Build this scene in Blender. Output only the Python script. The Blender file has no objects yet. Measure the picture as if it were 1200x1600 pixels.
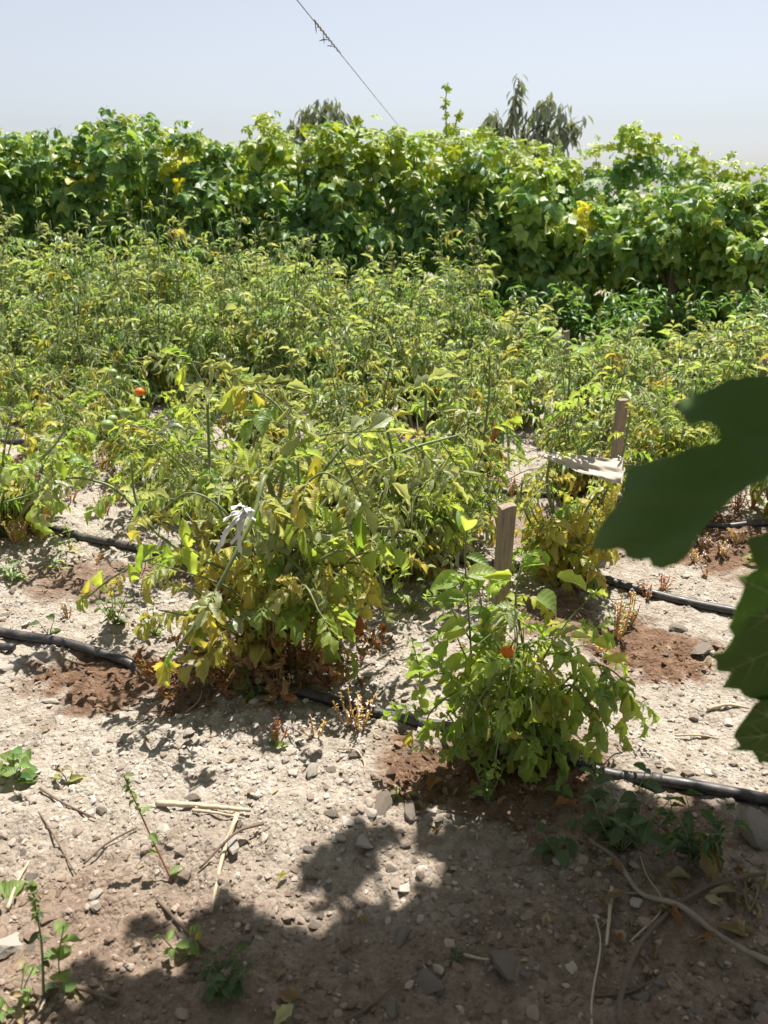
import bpy, math, random
import numpy as np
from mathutils import Vector, Matrix, geometry

# ------------------------------------------------------------------ camera, light, exposure
S = bpy.context.scene
H, PITCH, FPX = 1.25, math.radians(21.8), 1250.0
cam_d = bpy.data.cameras.new('camera'); cam = bpy.data.objects.new('camera', cam_d)
S.collection.objects.link(cam); S.camera = cam
cam.location = (0, 0, H); cam.rotation_euler = (math.radians(90) - PITCH, 0, 0)
cam_d.sensor_fit = 'VERTICAL'; cam_d.sensor_height = 36.0; cam_d.lens = 36.0 * FPX / 1600.0
cam_d.clip_start = 0.02; cam_d.clip_end = 2000
cam_d.dof.use_dof = True; cam_d.dof.focus_distance = 2.3; cam_d.dof.aperture_fstop = 5.0

SUN_EL, SUN_AZ = math.radians(66), math.radians(21)      # azimuth from +Y towards +X
SUN = Vector((math.sin(SUN_AZ) * math.cos(SUN_EL), math.cos(SUN_AZ) * math.cos(SUN_EL), math.sin(SUN_EL)))
W = bpy.data.worlds.new('World'); S.world = W; W.use_nodes = True
nt = W.node_tree; nt.nodes.clear()
sky = nt.nodes.new('ShaderNodeTexSky'); sky.sky_type = 'NISHITA'; sky.sun_disc = False
sky.sun_elevation = SUN_EL; sky.sun_rotation = SUN_AZ; sky.air_density = 1.0; sky.dust_density = 1.0; sky.ozone_density = 2.5
hs = nt.nodes.new('ShaderNodeHueSaturation'); hs.inputs['Saturation'].default_value = 0.34
bg = nt.nodes.new('ShaderNodeBackground'); bg.inputs['Strength'].default_value = 0.072
wo = nt.nodes.new('ShaderNodeOutputWorld')
tint = nt.nodes.new('ShaderNodeMix'); tint.data_type = 'RGBA'; tint.blend_type = 'MULTIPLY'; tint.inputs[0].default_value = 1; tint.inputs[7].default_value = (.93, .94, .98, 1)
nt.links.new(sky.outputs[0], hs.inputs['Color']); nt.links.new(hs.outputs[0], tint.inputs[6]); nt.links.new(tint.outputs[2], bg.inputs['Color']); nt.links.new(bg.outputs[0], wo.inputs['Surface'])
sd = bpy.data.lights.new('sun', 'SUN'); sd.energy = 5.0; sd.angle = math.radians(0.53); sd.color = (1.0, 0.955, 0.885)
so = bpy.data.objects.new('sun', sd); S.collection.objects.link(so); so.rotation_euler = SUN.to_track_quat('Z', 'Y').to_euler()
S.view_settings.view_transform = 'Standard'; S.view_settings.look = 'None'
S.view_settings.exposure = 0.9; S.view_settings.gamma = 1.0; S.view_settings.use_curve_mapping = False
S.cycles.max_bounces = 7; S.cycles.diffuse_bounces = 3; S.cycles.transmission_bounces = 5; S.cycles.glossy_bounces = 2
S.cycles.sample_clamp_indirect = 6

# ------------------------------------------------------------------ helpers
rng = random.Random(7); NR = np.random.RandomState(11)
COL = S.collection
R = math.radians
def at(px, py, Y):
    """the point at world distance Y in the direction of photograph pixel (px, py)"""
    a, b = (px - 600) / FPX, (800 - py) / FPX
    d = Vector((a, math.cos(PITCH) + b * math.sin(PITCH), -math.sin(PITCH) + b * math.cos(PITCH)))
    return Vector((0, 0, H)) + d * (Y / d.y)
_T = NR.rand(256, 256)
def vnoise(x, y, s, o=0):
    x = np.asarray(x, float) / s + 37.3 + o * 17.17; y = np.asarray(y, float) / s + 91.7 + o * 5.77
    xi = np.floor(x).astype(int); yi = np.floor(y).astype(int); fx = x - xi; fy = y - yi
    fx = fx * fx * fx * (fx * (fx * 6 - 15) + 10); fy = fy * fy * fy * (fy * (fy * 6 - 15) + 10)
    g = lambda i, j: _T[(xi + i) % 256, (yi + j) % 256]
    return ((g(0, 0) * (1 - fx) + g(1, 0) * fx) * (1 - fy) + (g(0, 1) * (1 - fx) + g(1, 1) * fx) * fy) * 2 - 1
def ground_pt0(px, py):
    a, b = (px - 600) / FPX, (800 - py) / FPX
    d = Vector((a, math.cos(PITCH) + b * math.sin(PITCH), -math.sin(PITCH) + b * math.cos(PITCH)))
    return Vector((0, 0, H)) + d * (H / -d.z)
# damp, hoed basins round the plants: pixel centre, radii in metres (x, y), strength
WET = [(170, 1055, .30, .16, 1.), (270, 1080, .16, .13, .9), (985, 1005, .20, .20, 1.), (1120, 850, .22, .30, 1.), (130, 905, .22, .16, .8),
       (760, 1190, .30, .16, 1.), (430, 1000, .22, .16, .9), (880, 960, .16, .2, .9), (1040, 1290, .35, .16, .8), (20, 740, .3, .3, .6),
       (900, 830, .3, .3, .6), (330, 880, .3, .2, .7), (800, 1250, .16, .08, .9)]
WETW = [(ground_pt0(a, b), c, d, e) for a, b, c, d, e in WET]
def wet(x, y):  # mask: damp basins, plus near soil darkened to deepen the canopy shade
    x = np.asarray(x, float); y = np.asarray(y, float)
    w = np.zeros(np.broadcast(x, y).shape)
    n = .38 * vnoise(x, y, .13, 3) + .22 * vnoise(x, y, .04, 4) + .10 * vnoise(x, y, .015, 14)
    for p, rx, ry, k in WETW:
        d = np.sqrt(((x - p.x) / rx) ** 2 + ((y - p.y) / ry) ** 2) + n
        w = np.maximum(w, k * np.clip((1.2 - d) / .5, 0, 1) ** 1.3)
    w = np.maximum(w, .68 * np.clip((1.42 - y + .25 * (x > 0) * np.minimum(x, .5) + .10 * vnoise(x, y, .2, 15) + .05 * vnoise(x, y, .05, 16)) / .35, 0, 1))  # near soil: browner earth, with canopy shade painted into its colour
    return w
def gh(x, y):
    x = np.asarray(x, float); y = np.asarray(y, float)
    n = .013 * vnoise(x, y, .55, 1) + .012 * vnoise(x, y, .17, 2) + .008 * np.maximum(0, vnoise(x, y, .06, 21)) + .006 * np.maximum(0, vnoise(x, y, .024, 22) - .1)
    r = 1 - np.abs(vnoise(x, y, .075, 5)); q = vnoise(x, y, .3, 6) * .5 + .5
    n = n + .016 * r * r * q + .009 * np.abs(vnoise(x, y, .036, 7)) * (.3 + q) + .0036 * vnoise(x, y, .015, 8)
    wv = wet(x, y)
    n = n + .008 * np.abs(vnoise(x, y, .022, 41)) * (vnoise(x, y, .4, 42) > -.2) + wv * (.014 * np.abs(vnoise(x, y, .045, 9)) - .012)
    return n - .012
def G(px, py, dz=0.0):
    p = ground_pt0(px, py); p.z = float(gh(p.x, p.y)) + dz
    return p

class T:
    """mesh template: V (n,3), A (n,3) = leafuv attribute, faces list, mats per face"""
    def __init__(s, V, F, A=None, M=None):
        s.V = np.asarray(V, float).reshape(-1, 3); s.F = F
        s.A = np.zeros((len(s.V), 3)) if A is None else np.asarray(A, float).reshape(-1, 3)
        s.M = [0] * len(F) if M is None else M
        s.flat = np.fromiter((i for f in F for i in f), int); s.tot = np.array([len(f) for f in F], int)
def xf(t, m):
    m = np.array(m); r = T.__new__(T); r.V = t.V @ m[:3, :3].T + m[:3, 3]; r.F = t.F; r.A = t.A.copy(); r.M = t.M; r.flat = t.flat; r.tot = t.tot; return r
def merge(ts, var=False):
    V, A, fl, to, mm, o = [], [], [], [], [], 0
    for t in ts:
        V.append(t.V); a = t.A
        if var: a = a.copy(); a[:, 2] = rng.random()
        A.append(a); fl.append(t.flat + o); to.append(t.tot); mm += list(t.M); o += len(t.V)
    r = T.__new__(T); r.V = np.concatenate(V); r.A = np.concatenate(A); r.flat = np.concatenate(fl); r.tot = np.concatenate(to); r.M = mm; r.F = None
    return r
def mesh(name, t, mats, smooth=True):
    me = bpy.data.meshes.new(name)
    n = len(t.V); me.vertices.add(n); me.vertices.foreach_set('co', t.V.astype(np.float32).ravel())
    me.loops.add(len(t.flat)); me.loops.foreach_set('vertex_index', t.flat.astype(np.int32))
    st = np.concatenate([[0], np.cumsum(t.tot)[:-1]]).astype(np.int32)
    me.polygons.add(len(t.tot)); me.polygons.foreach_set('loop_start', st)
    me.polygons.foreach_set('material_index', np.array(t.M, np.int32))
    me.polygons.foreach_set('use_smooth', np.full(len(t.tot), bool(smooth)))
    me.update(calc_edges=True)
    at_ = me.attributes.new('leafuv', 'FLOAT_VECTOR', 'POINT'); at_.data.foreach_set('vector', t.A.astype(np.float32).ravel())
    for m in (mats if isinstance(mats, (list, tuple)) else [mats]): me.materials.append(m)
    return me
def put(name, me, parent=None, M=None, off=None):
    o = bpy.data.objects.new(name, me); COL.objects.link(o)
    if parent is not None: o.parent = parent
    if M is not None: o.matrix_basis = (Matrix.Translation(-off) @ M) if off is not None else M
    return o
def tag(o, label=None, cat=None, group=None, kind=None):
    for k, v in (('label', label), ('category', cat), ('group', group), ('kind', kind)):
        if v: o[k] = v
    return o
def empty(name, loc, label, cat, group=None):
    o = bpy.data.objects.new(name, None); o.empty_display_size = .05; COL.objects.link(o); o.location = loc
    return tag(o, label, cat, group)
def world_mesh(name, t, mats, parent=None, smooth=True):
    """a part whose vertices are given in world space; its origin becomes its parent's"""
    if parent is not None: t = xf(t, Matrix.Translation(-parent.location))
    else:
        c = Vector(t.V.mean(axis=0)); c.z = t.V[:, 2].min(); t = xf(t, Matrix.Translation(-c))
    o = put(name, mesh(name, t, mats, smooth), parent)
    if parent is None: o.location = c
    return o
def catmull(P, k=5):
    P = [Vector(p) for p in P]
    if len(P) < 3: 
        return [P[0].lerp(P[-1], i / k) for i in range(k + 1)]
    Q = [2 * P[0] - P[1]] + P + [2 * P[-1] - P[-2]]; out = []
    for i in range(1, len(Q) - 2):
        a, b, c, d = Q[i - 1:i + 3]
        for j in range(k):
            t = j / k
            out.append(.5 * ((2 * b) + (c - a) * t + (2 * a - 5 * b + 4 * c - d) * t * t + (3 * b - a - 3 * c + d) * t ** 3))
    out.append(P[-1]); return out
def tube(P, r0, r1=None, n=6, cap=True, wob=0.0, rf=None):
    r1 = r0 if r1 is None else r1
    P = [Vector(p) for p in P]; V = []; F = []; A = []; m = len(P)
    prev = None
    for i, p in enumerate(P):
        d = (P[min(i + 1, m - 1)] - P[max(i - 1, 0)])
        d = d.normalized() if d.length > 1e-9 else Vector((0, 0, 1))
        if prev is None:
            prev = Vector((0, 0, 1)) if abs(d.z) < .9 else Vector((1, 0, 0))
        x = (prev - d * prev.dot(d)); x = x.normalized() if x.length > 1e-6 else d.orthogonal().normalized(); prev = x; y = d.cross(x)
        t = i / (m - 1); r = r0 + (r1 - r0) * t
        if rf: r *= rf(t)
        if wob: r *= 1 + wob * (rng.random() - .5)
        for k in range(n):
            a = 2 * math.pi * k / n; V.append(p + (x * math.cos(a) + y * math.sin(a)) * r); A.append((k / n * 2 - 1, t, 0))
    for i in range(m - 1):
        for k in range(n):
            a, b = i * n + k, i * n + (k + 1) % n; F.append((a, b, b + n, a + n))
    if cap: F.append(tuple(range(n))[::-1]); F.append(tuple((m - 1) * n + k for k in range(n)))
    return T(V, F, A)
def basis(p, d, up, s=1.0):
    """matrix that puts a template's +Y along d with its +Z near up"""
    d = Vector(d).normalized(); u = Vector(up); z = u - d * u.dot(d)
    if z.length < 1e-4: z = d.orthogonal()
    z.normalize(); x = d.cross(z)
    return Matrix(((x.x * s, d.x * s, z.x * s, p[0]), (x.y * s, d.y * s, z.y * s, p[1]), (x.z * s, d.z * s, z.z * s, p[2]), (0, 0, 0, 1)))
def rv(a=1.0): return Vector((rng.uniform(-a, a), rng.uniform(-a, a), rng.uniform(-a, a)))

# ------------------------------------------------------------------ materials
def newmat(name):
    m = bpy.data.materials.new(name); m.use_nodes = True; m.node_tree.nodes.clear()
    return m, m.node_tree
def N(nt, typ, **kw):
    n = nt.nodes.new(typ)
    for k, v in kw.items():
        if k == 'op': n.operation = v
        elif k in ('data_type', 'blend_type', 'attribute_name', 'clamp_factor', 'interpolation_type'): setattr(n, k, v)
        else: n.inputs[k].default_value = v
    return n
def math_(nt, op, a, b=None, c=None, clamp=False):
    n = nt.nodes.new('ShaderNodeMath'); n.operation = op; n.use_clamp = clamp
    for i, v in enumerate((a, b, c)):
        if v is None: continue
        if isinstance(v, (int, float)): n.inputs[i].default_value = v
        else: nt.links.new(v, n.inputs[i])
    return n.outputs[0]
def mix_(nt, f, a, b, bt='MIX'):
    n = nt.nodes.new('ShaderNodeMix'); n.data_type = 'RGBA'; n.blend_type = bt
    for i, v in ((0, f), (6, a), (7, b)):
        if isinstance(v, (int, float)): n.inputs[i].default_value = v
        elif isinstance(v, tuple): n.inputs[i].default_value = (*v, 1)
        else: nt.links.new(v, n.inputs[i])
    return n.outputs[2]
def ramp_(nt, f, stops):
    n = nt.nodes.new('ShaderNodeValToRGB'); e = n.color_ramp.elements
    while len(e) > 1: e.remove(e[-1])
    e[0].position = stops[0][0]; e[0].color = (*stops[0][1], 1)
    for p, c in stops[1:]: x = e.new(p); x.color = (*c, 1)
    nt.links.new(f, n.inputs[0]); return n.outputs[0]
def leaf_mat(name, cols, trans=1.0, tmix=.42, rough=.42, spots=None, spot_amt=.5, edge=None, vein=.5, spec=.5, bump=.35, noise=40, back=.3):
    m, nt = newmat(name); L = nt.links
    at_ = N(nt, 'ShaderNodeAttribute', attribute_name='leafuv'); sp = nt.nodes.new('ShaderNodeSeparateXYZ'); L.new(at_.outputs['Vector'], sp.inputs[0])
    oi = nt.nodes.new('ShaderNodeObjectInfo')
    rnd = math_(nt, 'FRACT', math_(nt, 'ADD', oi.outputs['Random'], sp.outputs[2]))
    k = len(cols); base = ramp_(nt, rnd, [(i / (k - 1), c) for i, c in enumerate(cols)])
    u = math_(nt, 'ABSOLUTE', sp.outputs[0]); v = sp.outputs[1]
    tc = nt.nodes.new('ShaderNodeTexCoord')
    vadd = nt.nodes.new('ShaderNodeVectorMath'); vadd.operation = 'ADD'; L.new(tc.outputs['Object'], vadd.inputs[0])
    cmb = nt.nodes.new('ShaderNodeCombineXYZ'); L.new(math_(nt, 'MULTIPLY', rnd, 9.0), cmb.inputs[0]); L.new(cmb.outputs[0], vadd.inputs[1])
    no = N(nt, 'ShaderNodeTexNoise', Scale=noise, Detail=3.0, Roughness=.6); L.new(vadd.outputs[0], no.inputs['Vector'])
    if spots:
        r2 = math_(nt, 'FRACT', math_(nt, 'MULTIPLY', rnd, 7.31))
        f = math_(nt, 'ADD', no.outputs[0], math_(nt, 'MULTIPLY', math_(nt, 'SUBTRACT', r2, .5), .5))
        f = math_(nt, 'MULTIPLY', math_(nt, 'SUBTRACT', f, 1 - spot_amt), 6.0, clamp=True)
        base = mix_(nt, f, base, spots)
    if edge:
        f = math_(nt, 'MULTIPLY', math_(nt, 'SUBTRACT', math_(nt, 'ADD', u, math_(nt, 'MULTIPLY', no.outputs[0], .8)), 1.05), 4.0, clamp=True)
        base = mix_(nt, f, base, edge)
    base = mix_(nt, math_(nt, 'MULTIPLY', math_(nt, 'SUBTRACT', no.outputs[0], .3), .6, clamp=True), base, mix_(nt, 1.0, base, (.62, .66, .6), 'MULTIPLY'))
    # midrib and side veins
    rib = math_(nt, 'SUBTRACT', 1.0, math_(nt, 'MULTIPLY', u, 12.0), clamp=True)
    side = math_(nt, 'SINE', math_(nt, 'MULTIPLY', math_(nt, 'SUBTRACT', v, math_(nt, 'MULTIPLY', u, .22)), 44.0))
    sidec = math_(nt, 'MULTIPLY', math_(nt, 'SUBTRACT', side, .8), 3.0, clamp=True)
    vn = math_(nt, 'MAXIMUM', rib, math_(nt, 'MULTIPLY', sidec, .5))
    base = mix_(nt, math_(nt, 'MULTIPLY', vn, vein), base, mix_(nt, .55, base, (.35, .42, .2)))
    geo = nt.nodes.new('ShaderNodeNewGeometry')
    base = mix_(nt, math_(nt, 'MULTIPLY', geo.outputs['Backfacing'], back), base, (.22, .27, .17))
    bm = N(nt, 'ShaderNodeBump', Strength=bump, Distance=.0015); L.new(math_(nt, 'ADD', math_(nt, 'MULTIPLY', side, .5), no.outputs[0]), bm.inputs['Height'])
    pr = N(nt, 'ShaderNodeBsdfPrincipled', Roughness=rough); pr.inputs['Specular IOR Level'].default_value = spec
    L.new(base, pr.inputs['Base Color']); L.new(bm.outputs[0], pr.inputs['Normal'])
    tr = nt.nodes.new('ShaderNodeBsdfTranslucent')
    tcol = mix_(nt, 1.0, base, (1.85 * trans, 1.75 * trans, .72 * trans), 'MULTIPLY'); L.new(tcol, tr.inputs['Color'])
    mx = nt.nodes.new('ShaderNodeMixShader'); mx.inputs[0].default_value = tmix
    L.new(pr.outputs[0], mx.inputs[1]); L.new(tr.outputs[0], mx.inputs[2])
    out = nt.nodes.new('ShaderNodeOutputMaterial'); L.new(mx.outputs[0], out.inputs['Surface']); return m
def simple(name, c0, c1, scale=20, rough=.7, bump=.3, dist=.002, stretch=None, spec=.4, detail=4, sss=0):
    m, nt = newmat(name); L = nt.links
    tc = nt.nodes.new('ShaderNodeTexCoord'); mp = nt.nodes.new('ShaderNodeMapping'); L.new(tc.outputs['Object'], mp.inputs[0])
    if stretch: mp.inputs['Scale'].default_value = stretch
    no = N(nt, 'ShaderNodeTexNoise', Scale=scale, Detail=float(detail), Roughness=.65); L.new(mp.outputs[0], no.inputs['Vector'])
    oi = nt.nodes.new('ShaderNodeObjectInfo')
    f = math_(nt, 'ADD', math_(nt, 'MULTIPLY', math_(nt, 'SUBTRACT', no.outputs[0], .5), 1.8), math_(nt, 'ADD', .3, math_(nt, 'MULTIPLY', oi.outputs['Random'], .4)), clamp=True)
    col = mix_(nt, f, c0, c1)
    bm = N(nt, 'ShaderNodeBump', Strength=bump, Distance=dist); L.new(no.outputs[0], bm.inputs['Height'])
    pr = N(nt, 'ShaderNodeBsdfPrincipled', Roughness=rough); pr.inputs['Specular IOR Level'].default_value = spec
    L.new(col, pr.inputs['Base Color']); L.new(bm.outputs[0], pr.inputs['Normal'])
    out = nt.nodes.new('ShaderNodeOutputMaterial'); L.new(pr.outputs[0], out.inputs['Surface']); return m

M = {}
M['tom'] = leaf_mat('tomato_leaf_green', [(.15, .25, .05), (.22, .32, .07), (.31, .38, .10), (.16, .25, .075)], trans=1.3, spots=(.38, .39, .11), spot_amt=.36, noise=60, rough=.42, tmix=.46, spec=.6)
M['pale'] = leaf_mat('tomato_leaf_pale', [(.33, .37, .21), (.43, .46, .29), (.28, .34, .17)], spots=(.50, .49, .22), spot_amt=.40, noise=60, rough=.38, tmix=.40, spec=.7)
M['yel'] = leaf_mat('tomato_leaf_yellow', [(.44, .44, .11), (.50, .46, .12), (.33, .39, .09)], trans=.95, spots=(.50, .38, .12), spot_amt=.36, edge=(.46, .33, .13), noise=50)
M['dry'] = leaf_mat('tomato_leaf_dry', [(.30, .12, .05), (.38, .19, .08), (.24, .09, .045), (.42, .28, .16)], trans=.7, tmix=.3, rough=.7, vein=.3, spec=.2)
M['far'] = leaf_mat('tomato_leaf_far', [(.13, .25, .075), (.23, .36, .14), (.44, .52, .34), (.17, .30, .09), (.52, .57, .36)], spots=(.42, .44, .22), spot_amt=.28, noise=30, rough=.42, tmix=.38, spec=.7, trans=1.05)
M['pep'] = leaf_mat('pepper_leaf', [(.06, .17, .022), (.10, .25, .04), (.07, .19, .03)], rough=.32, tmix=.42)
M['bean'] = leaf_mat('bean_leaf', [(.085, .19, .05), (.13, .26, .07), (.21, .34, .09), (.09, .18, .06)], rough=.48, tmix=.40, noise=25, spec=.5)
M['beanl'] = leaf_mat('bean_leaf_light', [(.24, .37, .07), (.34, .44, .10), (.20, .33, .06)], spots=(.45, .43, .11), spot_amt=.35, rough=.40, tmix=.42, noise=25, spec=.7)
M['vine'] = leaf_mat('vine_leaf_bright', [(.21, .31, .03), (.31, .39, .04), (.38, .43, .045)], rough=.45, tmix=.46, noise=25)
M['gold'] = leaf_mat('vine_leaf_golden', [(.60, .54, .04), (.52, .52, .05)], rough=.5, tmix=.46, noise=25)
M['grape'] = leaf_mat('grape_leaf', [(.035, .075, .012), (.045, .09, .016)], rough=.5, tmix=.30, noise=30, vein=.6, bump=.5)
M['peach'] = leaf_mat('peach_leaf', [(.26, .31, .25), (.36, .40, .35), (.20, .25, .19)], rough=.38, tmix=.30, trans=.6, noise=25, back=.6)
M['weed'] = leaf_mat('weed_leaf', [(.15, .24, .06), (.21, .29, .08), (.13, .21, .05)], rough=.45, tmix=.42)
M['weedd'] = leaf_mat('weed_leaf_dull', [(0.055, 0.094, 0.033), (0.072, 0.121, 0.039)], rough=.5, tmix=.35)
M['straw'] = leaf_mat('dead_leaf_straw', [(.40, .31, .19), (.32, .22, .11), (.46, .38, .24), (.28, .16, .08)], trans=.5, tmix=.22, rough=.75, vein=.3, spec=.2)
M['stem'] = simple('green_stem', (.13, .17, .06), (.20, .23, .09), 60, .5, .2)
M['stemb'] = simple('brown_stem', (.12, .09, .05), (.20, .15, .08), 60, .75, .4)
M['stemr'] = simple('red_stem', (.28, .05, .05), (.20, .12, .05), 60, .6, .2)
M['stick'] = simple('dry_stick', (.36, .28, .18), (.52, .44, .32), 30, .8, .5, .003, (1, 1, 1))
M['stickm'] = simple('grey_branch', (.20, .16, .12), (.34, .28, .21), 30, .85, .5, .003)
M['stickd'] = simple('dark_stick', (.10, .07, .05), (.20, .14, .10), 30, .8, .5, .003)
M['stone'] = simple('field_stone', (.34, .29, .24), (.49, .44, .38), 45, .95, .7, .005)
M['stoned'] = simple('brown_clod', (.27, .21, .16), (.42, .36, .30), 60, .98, 1.0, .008)
M['orange'] = simple('tomato_orange', (.75, .13, .015), (.85, .24, .02), 8, .25, 0)
M['red'] = simple('tomato_red', (.62, .05, .015), (.7, .08, .02), 8, .25, 0)
M['greent'] = simple('tomato_green', (.22, .32, .09), (.32, .40, .15), 8, .28, 0)
M['brape'] = simple('broomrape_stalk', (.48, .29, .08), (.62, .42, .15), 60, .7, .3)
M['braper'] = simple('broomrape_stalk_red', (.44, .17, .06), (.60, .30, .11), 60, .7, .3)
M['bflow'] = simple('broomrape_flower', (.62, .56, .66), (.74, .68, .72), 60, .7, .1)
M['white'] = simple('white_rag', (.66, .65, .62), (.78, .77, .74), 40, .9, .4, .001)
M['wire'] = simple('grey_wire', (.22, .22, .24), (.28, .28, .3), 40, .5, 0)
M['trunk'] = simple('bark', (.09, .065, .045), (.17, .13, .09), 30, .9, .8, .006, (1, 1, .25))
def wood_mat():
    m, nt = newmat('weathered_stake_wood'); L = nt.links
    tc = nt.nodes.new('ShaderNodeTexCoord'); mp = nt.nodes.new('ShaderNodeMapping'); L.new(tc.outputs['Object'], mp.inputs[0]); mp.inputs['Scale'].default_value = (1, 1, .06)
    no = N(nt, 'ShaderNodeTexNoise', Scale=230.0, Detail=4.0, Roughness=.7); L.new(mp.outputs[0], no.inputs['Vector'])
    n2 = N(nt, 'ShaderNodeTexNoise', Scale=14.0, Detail=3.0); L.new(tc.outputs['Object'], n2.inputs['Vector'])
    c = ramp_(nt, no.outputs[0], [(.25, (.10, .07, .05)), (.45, (.30, .23, .17)), (.6, (.42, .34, .26)), (.8, (.55, .47, .38))])
    c = mix_(nt, math_(nt, 'MULTIPLY', n2.outputs[0], .6), c, (.22, .15, .10))
    bm = N(nt, 'ShaderNodeBump', Strength=.8, Distance=.003); L.new(no.outputs[0], bm.inputs['Height'])
    pr = N(nt, 'ShaderNodeBsdfPrincipled', Roughness=.85); L.new(c, pr.inputs['Base Color']); L.new(bm.outputs[0], pr.inputs['Normal'])
    out = nt.nodes.new('ShaderNodeOutputMaterial'); L.new(pr.outputs[0], out.inputs['Surface']); return m
M['wood'] = wood_mat()
def pipe_mat():
    m, nt = newmat('dusty_black_pipe'); L = nt.links
    tc = nt.nodes.new('ShaderNodeTexCoord'); geo = nt.nodes.new('ShaderNodeNewGeometry'); sp = nt.nodes.new('ShaderNodeSeparateXYZ'); L.new(geo.outputs['Normal'], sp.inputs[0])
    no = N(nt, 'ShaderNodeTexNoise', Scale=22.0, Detail=5.0, Roughness=.7); L.new(tc.outputs['Object'], no.inputs['Vector'])
    n2 = N(nt, 'ShaderNodeTexNoise', Scale=160.0, Detail=3.0, Roughness=.7); L.new(tc.outputs['Object'], n2.inputs['Vector'])
    f = math_(nt, 'MULTIPLY', math_(nt, 'ADD', math_(nt, 'SUBTRACT', no.outputs[0], .46), math_(nt, 'MULTIPLY', sp.outputs[2], .12)), 2.2, clamp=True)
    f = math_(nt, 'MULTIPLY', f, math_(nt, 'ADD', n2.outputs[0], .2), clamp=True)
    c = mix_(nt, f, (.018, .018, .02), (.20, .17, .15))
    pr = nt.nodes.new('ShaderNodeBsdfPrincipled'); L.new(c, pr.inputs['Base Color'])
    L.new(math_(nt, 'ADD', .36, math_(nt, 'MULTIPLY', f, .5)), pr.inputs['Roughness'])
    bm = N(nt, 'ShaderNodeBump', Strength=.15, Distance=.001); L.new(n2.outputs[0], bm.inputs['Height']); L.new(bm.outputs[0], pr.inputs['Normal'])
    out = nt.nodes.new('ShaderNodeOutputMaterial'); L.new(pr.outputs[0], out.inputs['Surface']); return m
M['pipe'] = pipe_mat()
def soil_mat():
    m, nt = newmat('dry_soil'); L = nt.links
    at_ = N(nt, 'ShaderNodeAttribute', attribute_name='leafuv'); sp = nt.nodes.new('ShaderNodeSeparateXYZ'); L.new(at_.outputs['Vector'], sp.inputs[0])
    tc = nt.nodes.new('ShaderNodeTexCoord')
    def no(s, d=5.0, r=.65):
        n = N(nt, 'ShaderNodeTexNoise', Scale=s, Detail=d, Roughness=r); L.new(tc.outputs['Object'], n.inputs['Vector']); return n.outputs[0]
    a, b, c = no(3.), no(28.), no(190., 4.)
    col = ramp_(nt, b, [(.30, (.25, .21, .165)), (.46, (.355, .31, .255)), (.62, (.445, .40, .34)), (.78, (.535, .49, .43))])
    col = mix_(nt, math_(nt, 'MULTIPLY', math_(nt, 'SUBTRACT', a, .35), 1.6, clamp=True), col, mix_(nt, 1.0, col, (.86, .80, .72), 'MULTIPLY'))
    col = mix_(nt, math_(nt, 'MULTIPLY', math_(nt, 'SUBTRACT', c, .5), 2.2, clamp=True), col, (.56, .51, .45))
    col = mix_(nt, math_(nt, 'MULTIPLY', math_(nt, 'SUBTRACT', .42, c), 3., clamp=True), col, (.17, .125, .09))
    wet_shade_c = ramp_(nt, b, [(.3, (.10, .056, .034)), (.55, (.175, .096, .055)), (.8, (.28, .18, .115))])
    col = mix_(nt, math_(nt, 'MULTIPLY', sp.outputs[0], .92), col, wet_shade_c)
    gr = math_(nt, 'MULTIPLY', math_(nt, 'SUBTRACT', no(1.3), .42), 3., clamp=True)
    col = mix_(nt, math_(nt, 'MULTIPLY', sp.outputs[1], gr), col, (.09, .10, .04))
    v = nt.nodes.new('ShaderNodeTexVoronoi'); v.inputs['Scale'].default_value = 95.; L.new(tc.outputs['Object'], v.inputs['Vector'])
    h = math_(nt, 'ADD', math_(nt, 'ADD', math_(nt, 'MULTIPLY', c, .5), b), math_(nt, 'MULTIPLY', v.outputs[0], -.6))
    bm = N(nt, 'ShaderNodeBump', Strength=1.0, Distance=.011); L.new(h, bm.inputs['Height'])
    pr = N(nt, 'ShaderNodeBsdfPrincipled', Roughness=.95); pr.inputs['Specular IOR Level'].default_value = .2
    L.new(col, pr.inputs['Base Color']); L.new(bm.outputs[0], pr.inputs['Normal'])
    out = nt.nodes.new('ShaderNodeOutputMaterial'); L.new(pr.outputs[0], out.inputs['Surface']); return m
M['soil'] = soil_mat()

# ------------------------------------------------------------------ ground
def lines(parts):
    out = [parts[0][0]]
    for a, b, s in parts:
        n = max(1, int(round((b - a) / s))); out += [a + (b - a) * i / n for i in range(1, n + 1)]
    return np.array(out)
geo_ = lambda a, b, k: [a * (b / a) ** (i / k) for i in range(k + 1)]
xs = lines([(-1.5, 1.5, .0115)]); xo = lines([(1.5, 3.6, .035)])[1:]; xg = np.array(geo_(3.6, 400, 26))[1:]
XS = np.concatenate([-xg[::-1], -xo[::-1], xs, xo, xg])
YS = np.concatenate([lines([(-60, -6, 6), (-6, .6, .3), (.6, 3.1, .0115), (3.1, 5.2, .035), (5.2, 9, .12)]), np.array(geo_(9, 500, 24))[1:]])
GX, GY = np.meshgrid(XS, YS); Z = gh(GX, GY)
V = np.stack([GX, GY, Z], -1).reshape(-1, 3); nx, ny = len(XS), len(YS)
ii = (np.arange(ny - 1)[:, None] * nx + np.arange(nx - 1)[None, :]).ravel()
gt = T.__new__(T); gt.V = V; gt.flat = np.stack([ii, ii + 1, ii + nx + 1, ii + nx], -1).ravel(); gt.tot = np.full(len(ii), 4); gt.M = np.zeros(len(ii), int)
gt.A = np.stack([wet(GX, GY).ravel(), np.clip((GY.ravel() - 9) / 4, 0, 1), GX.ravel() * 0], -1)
g = put('ground', mesh('ground', gt, M['soil'])); tag(g, kind='structure')

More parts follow.
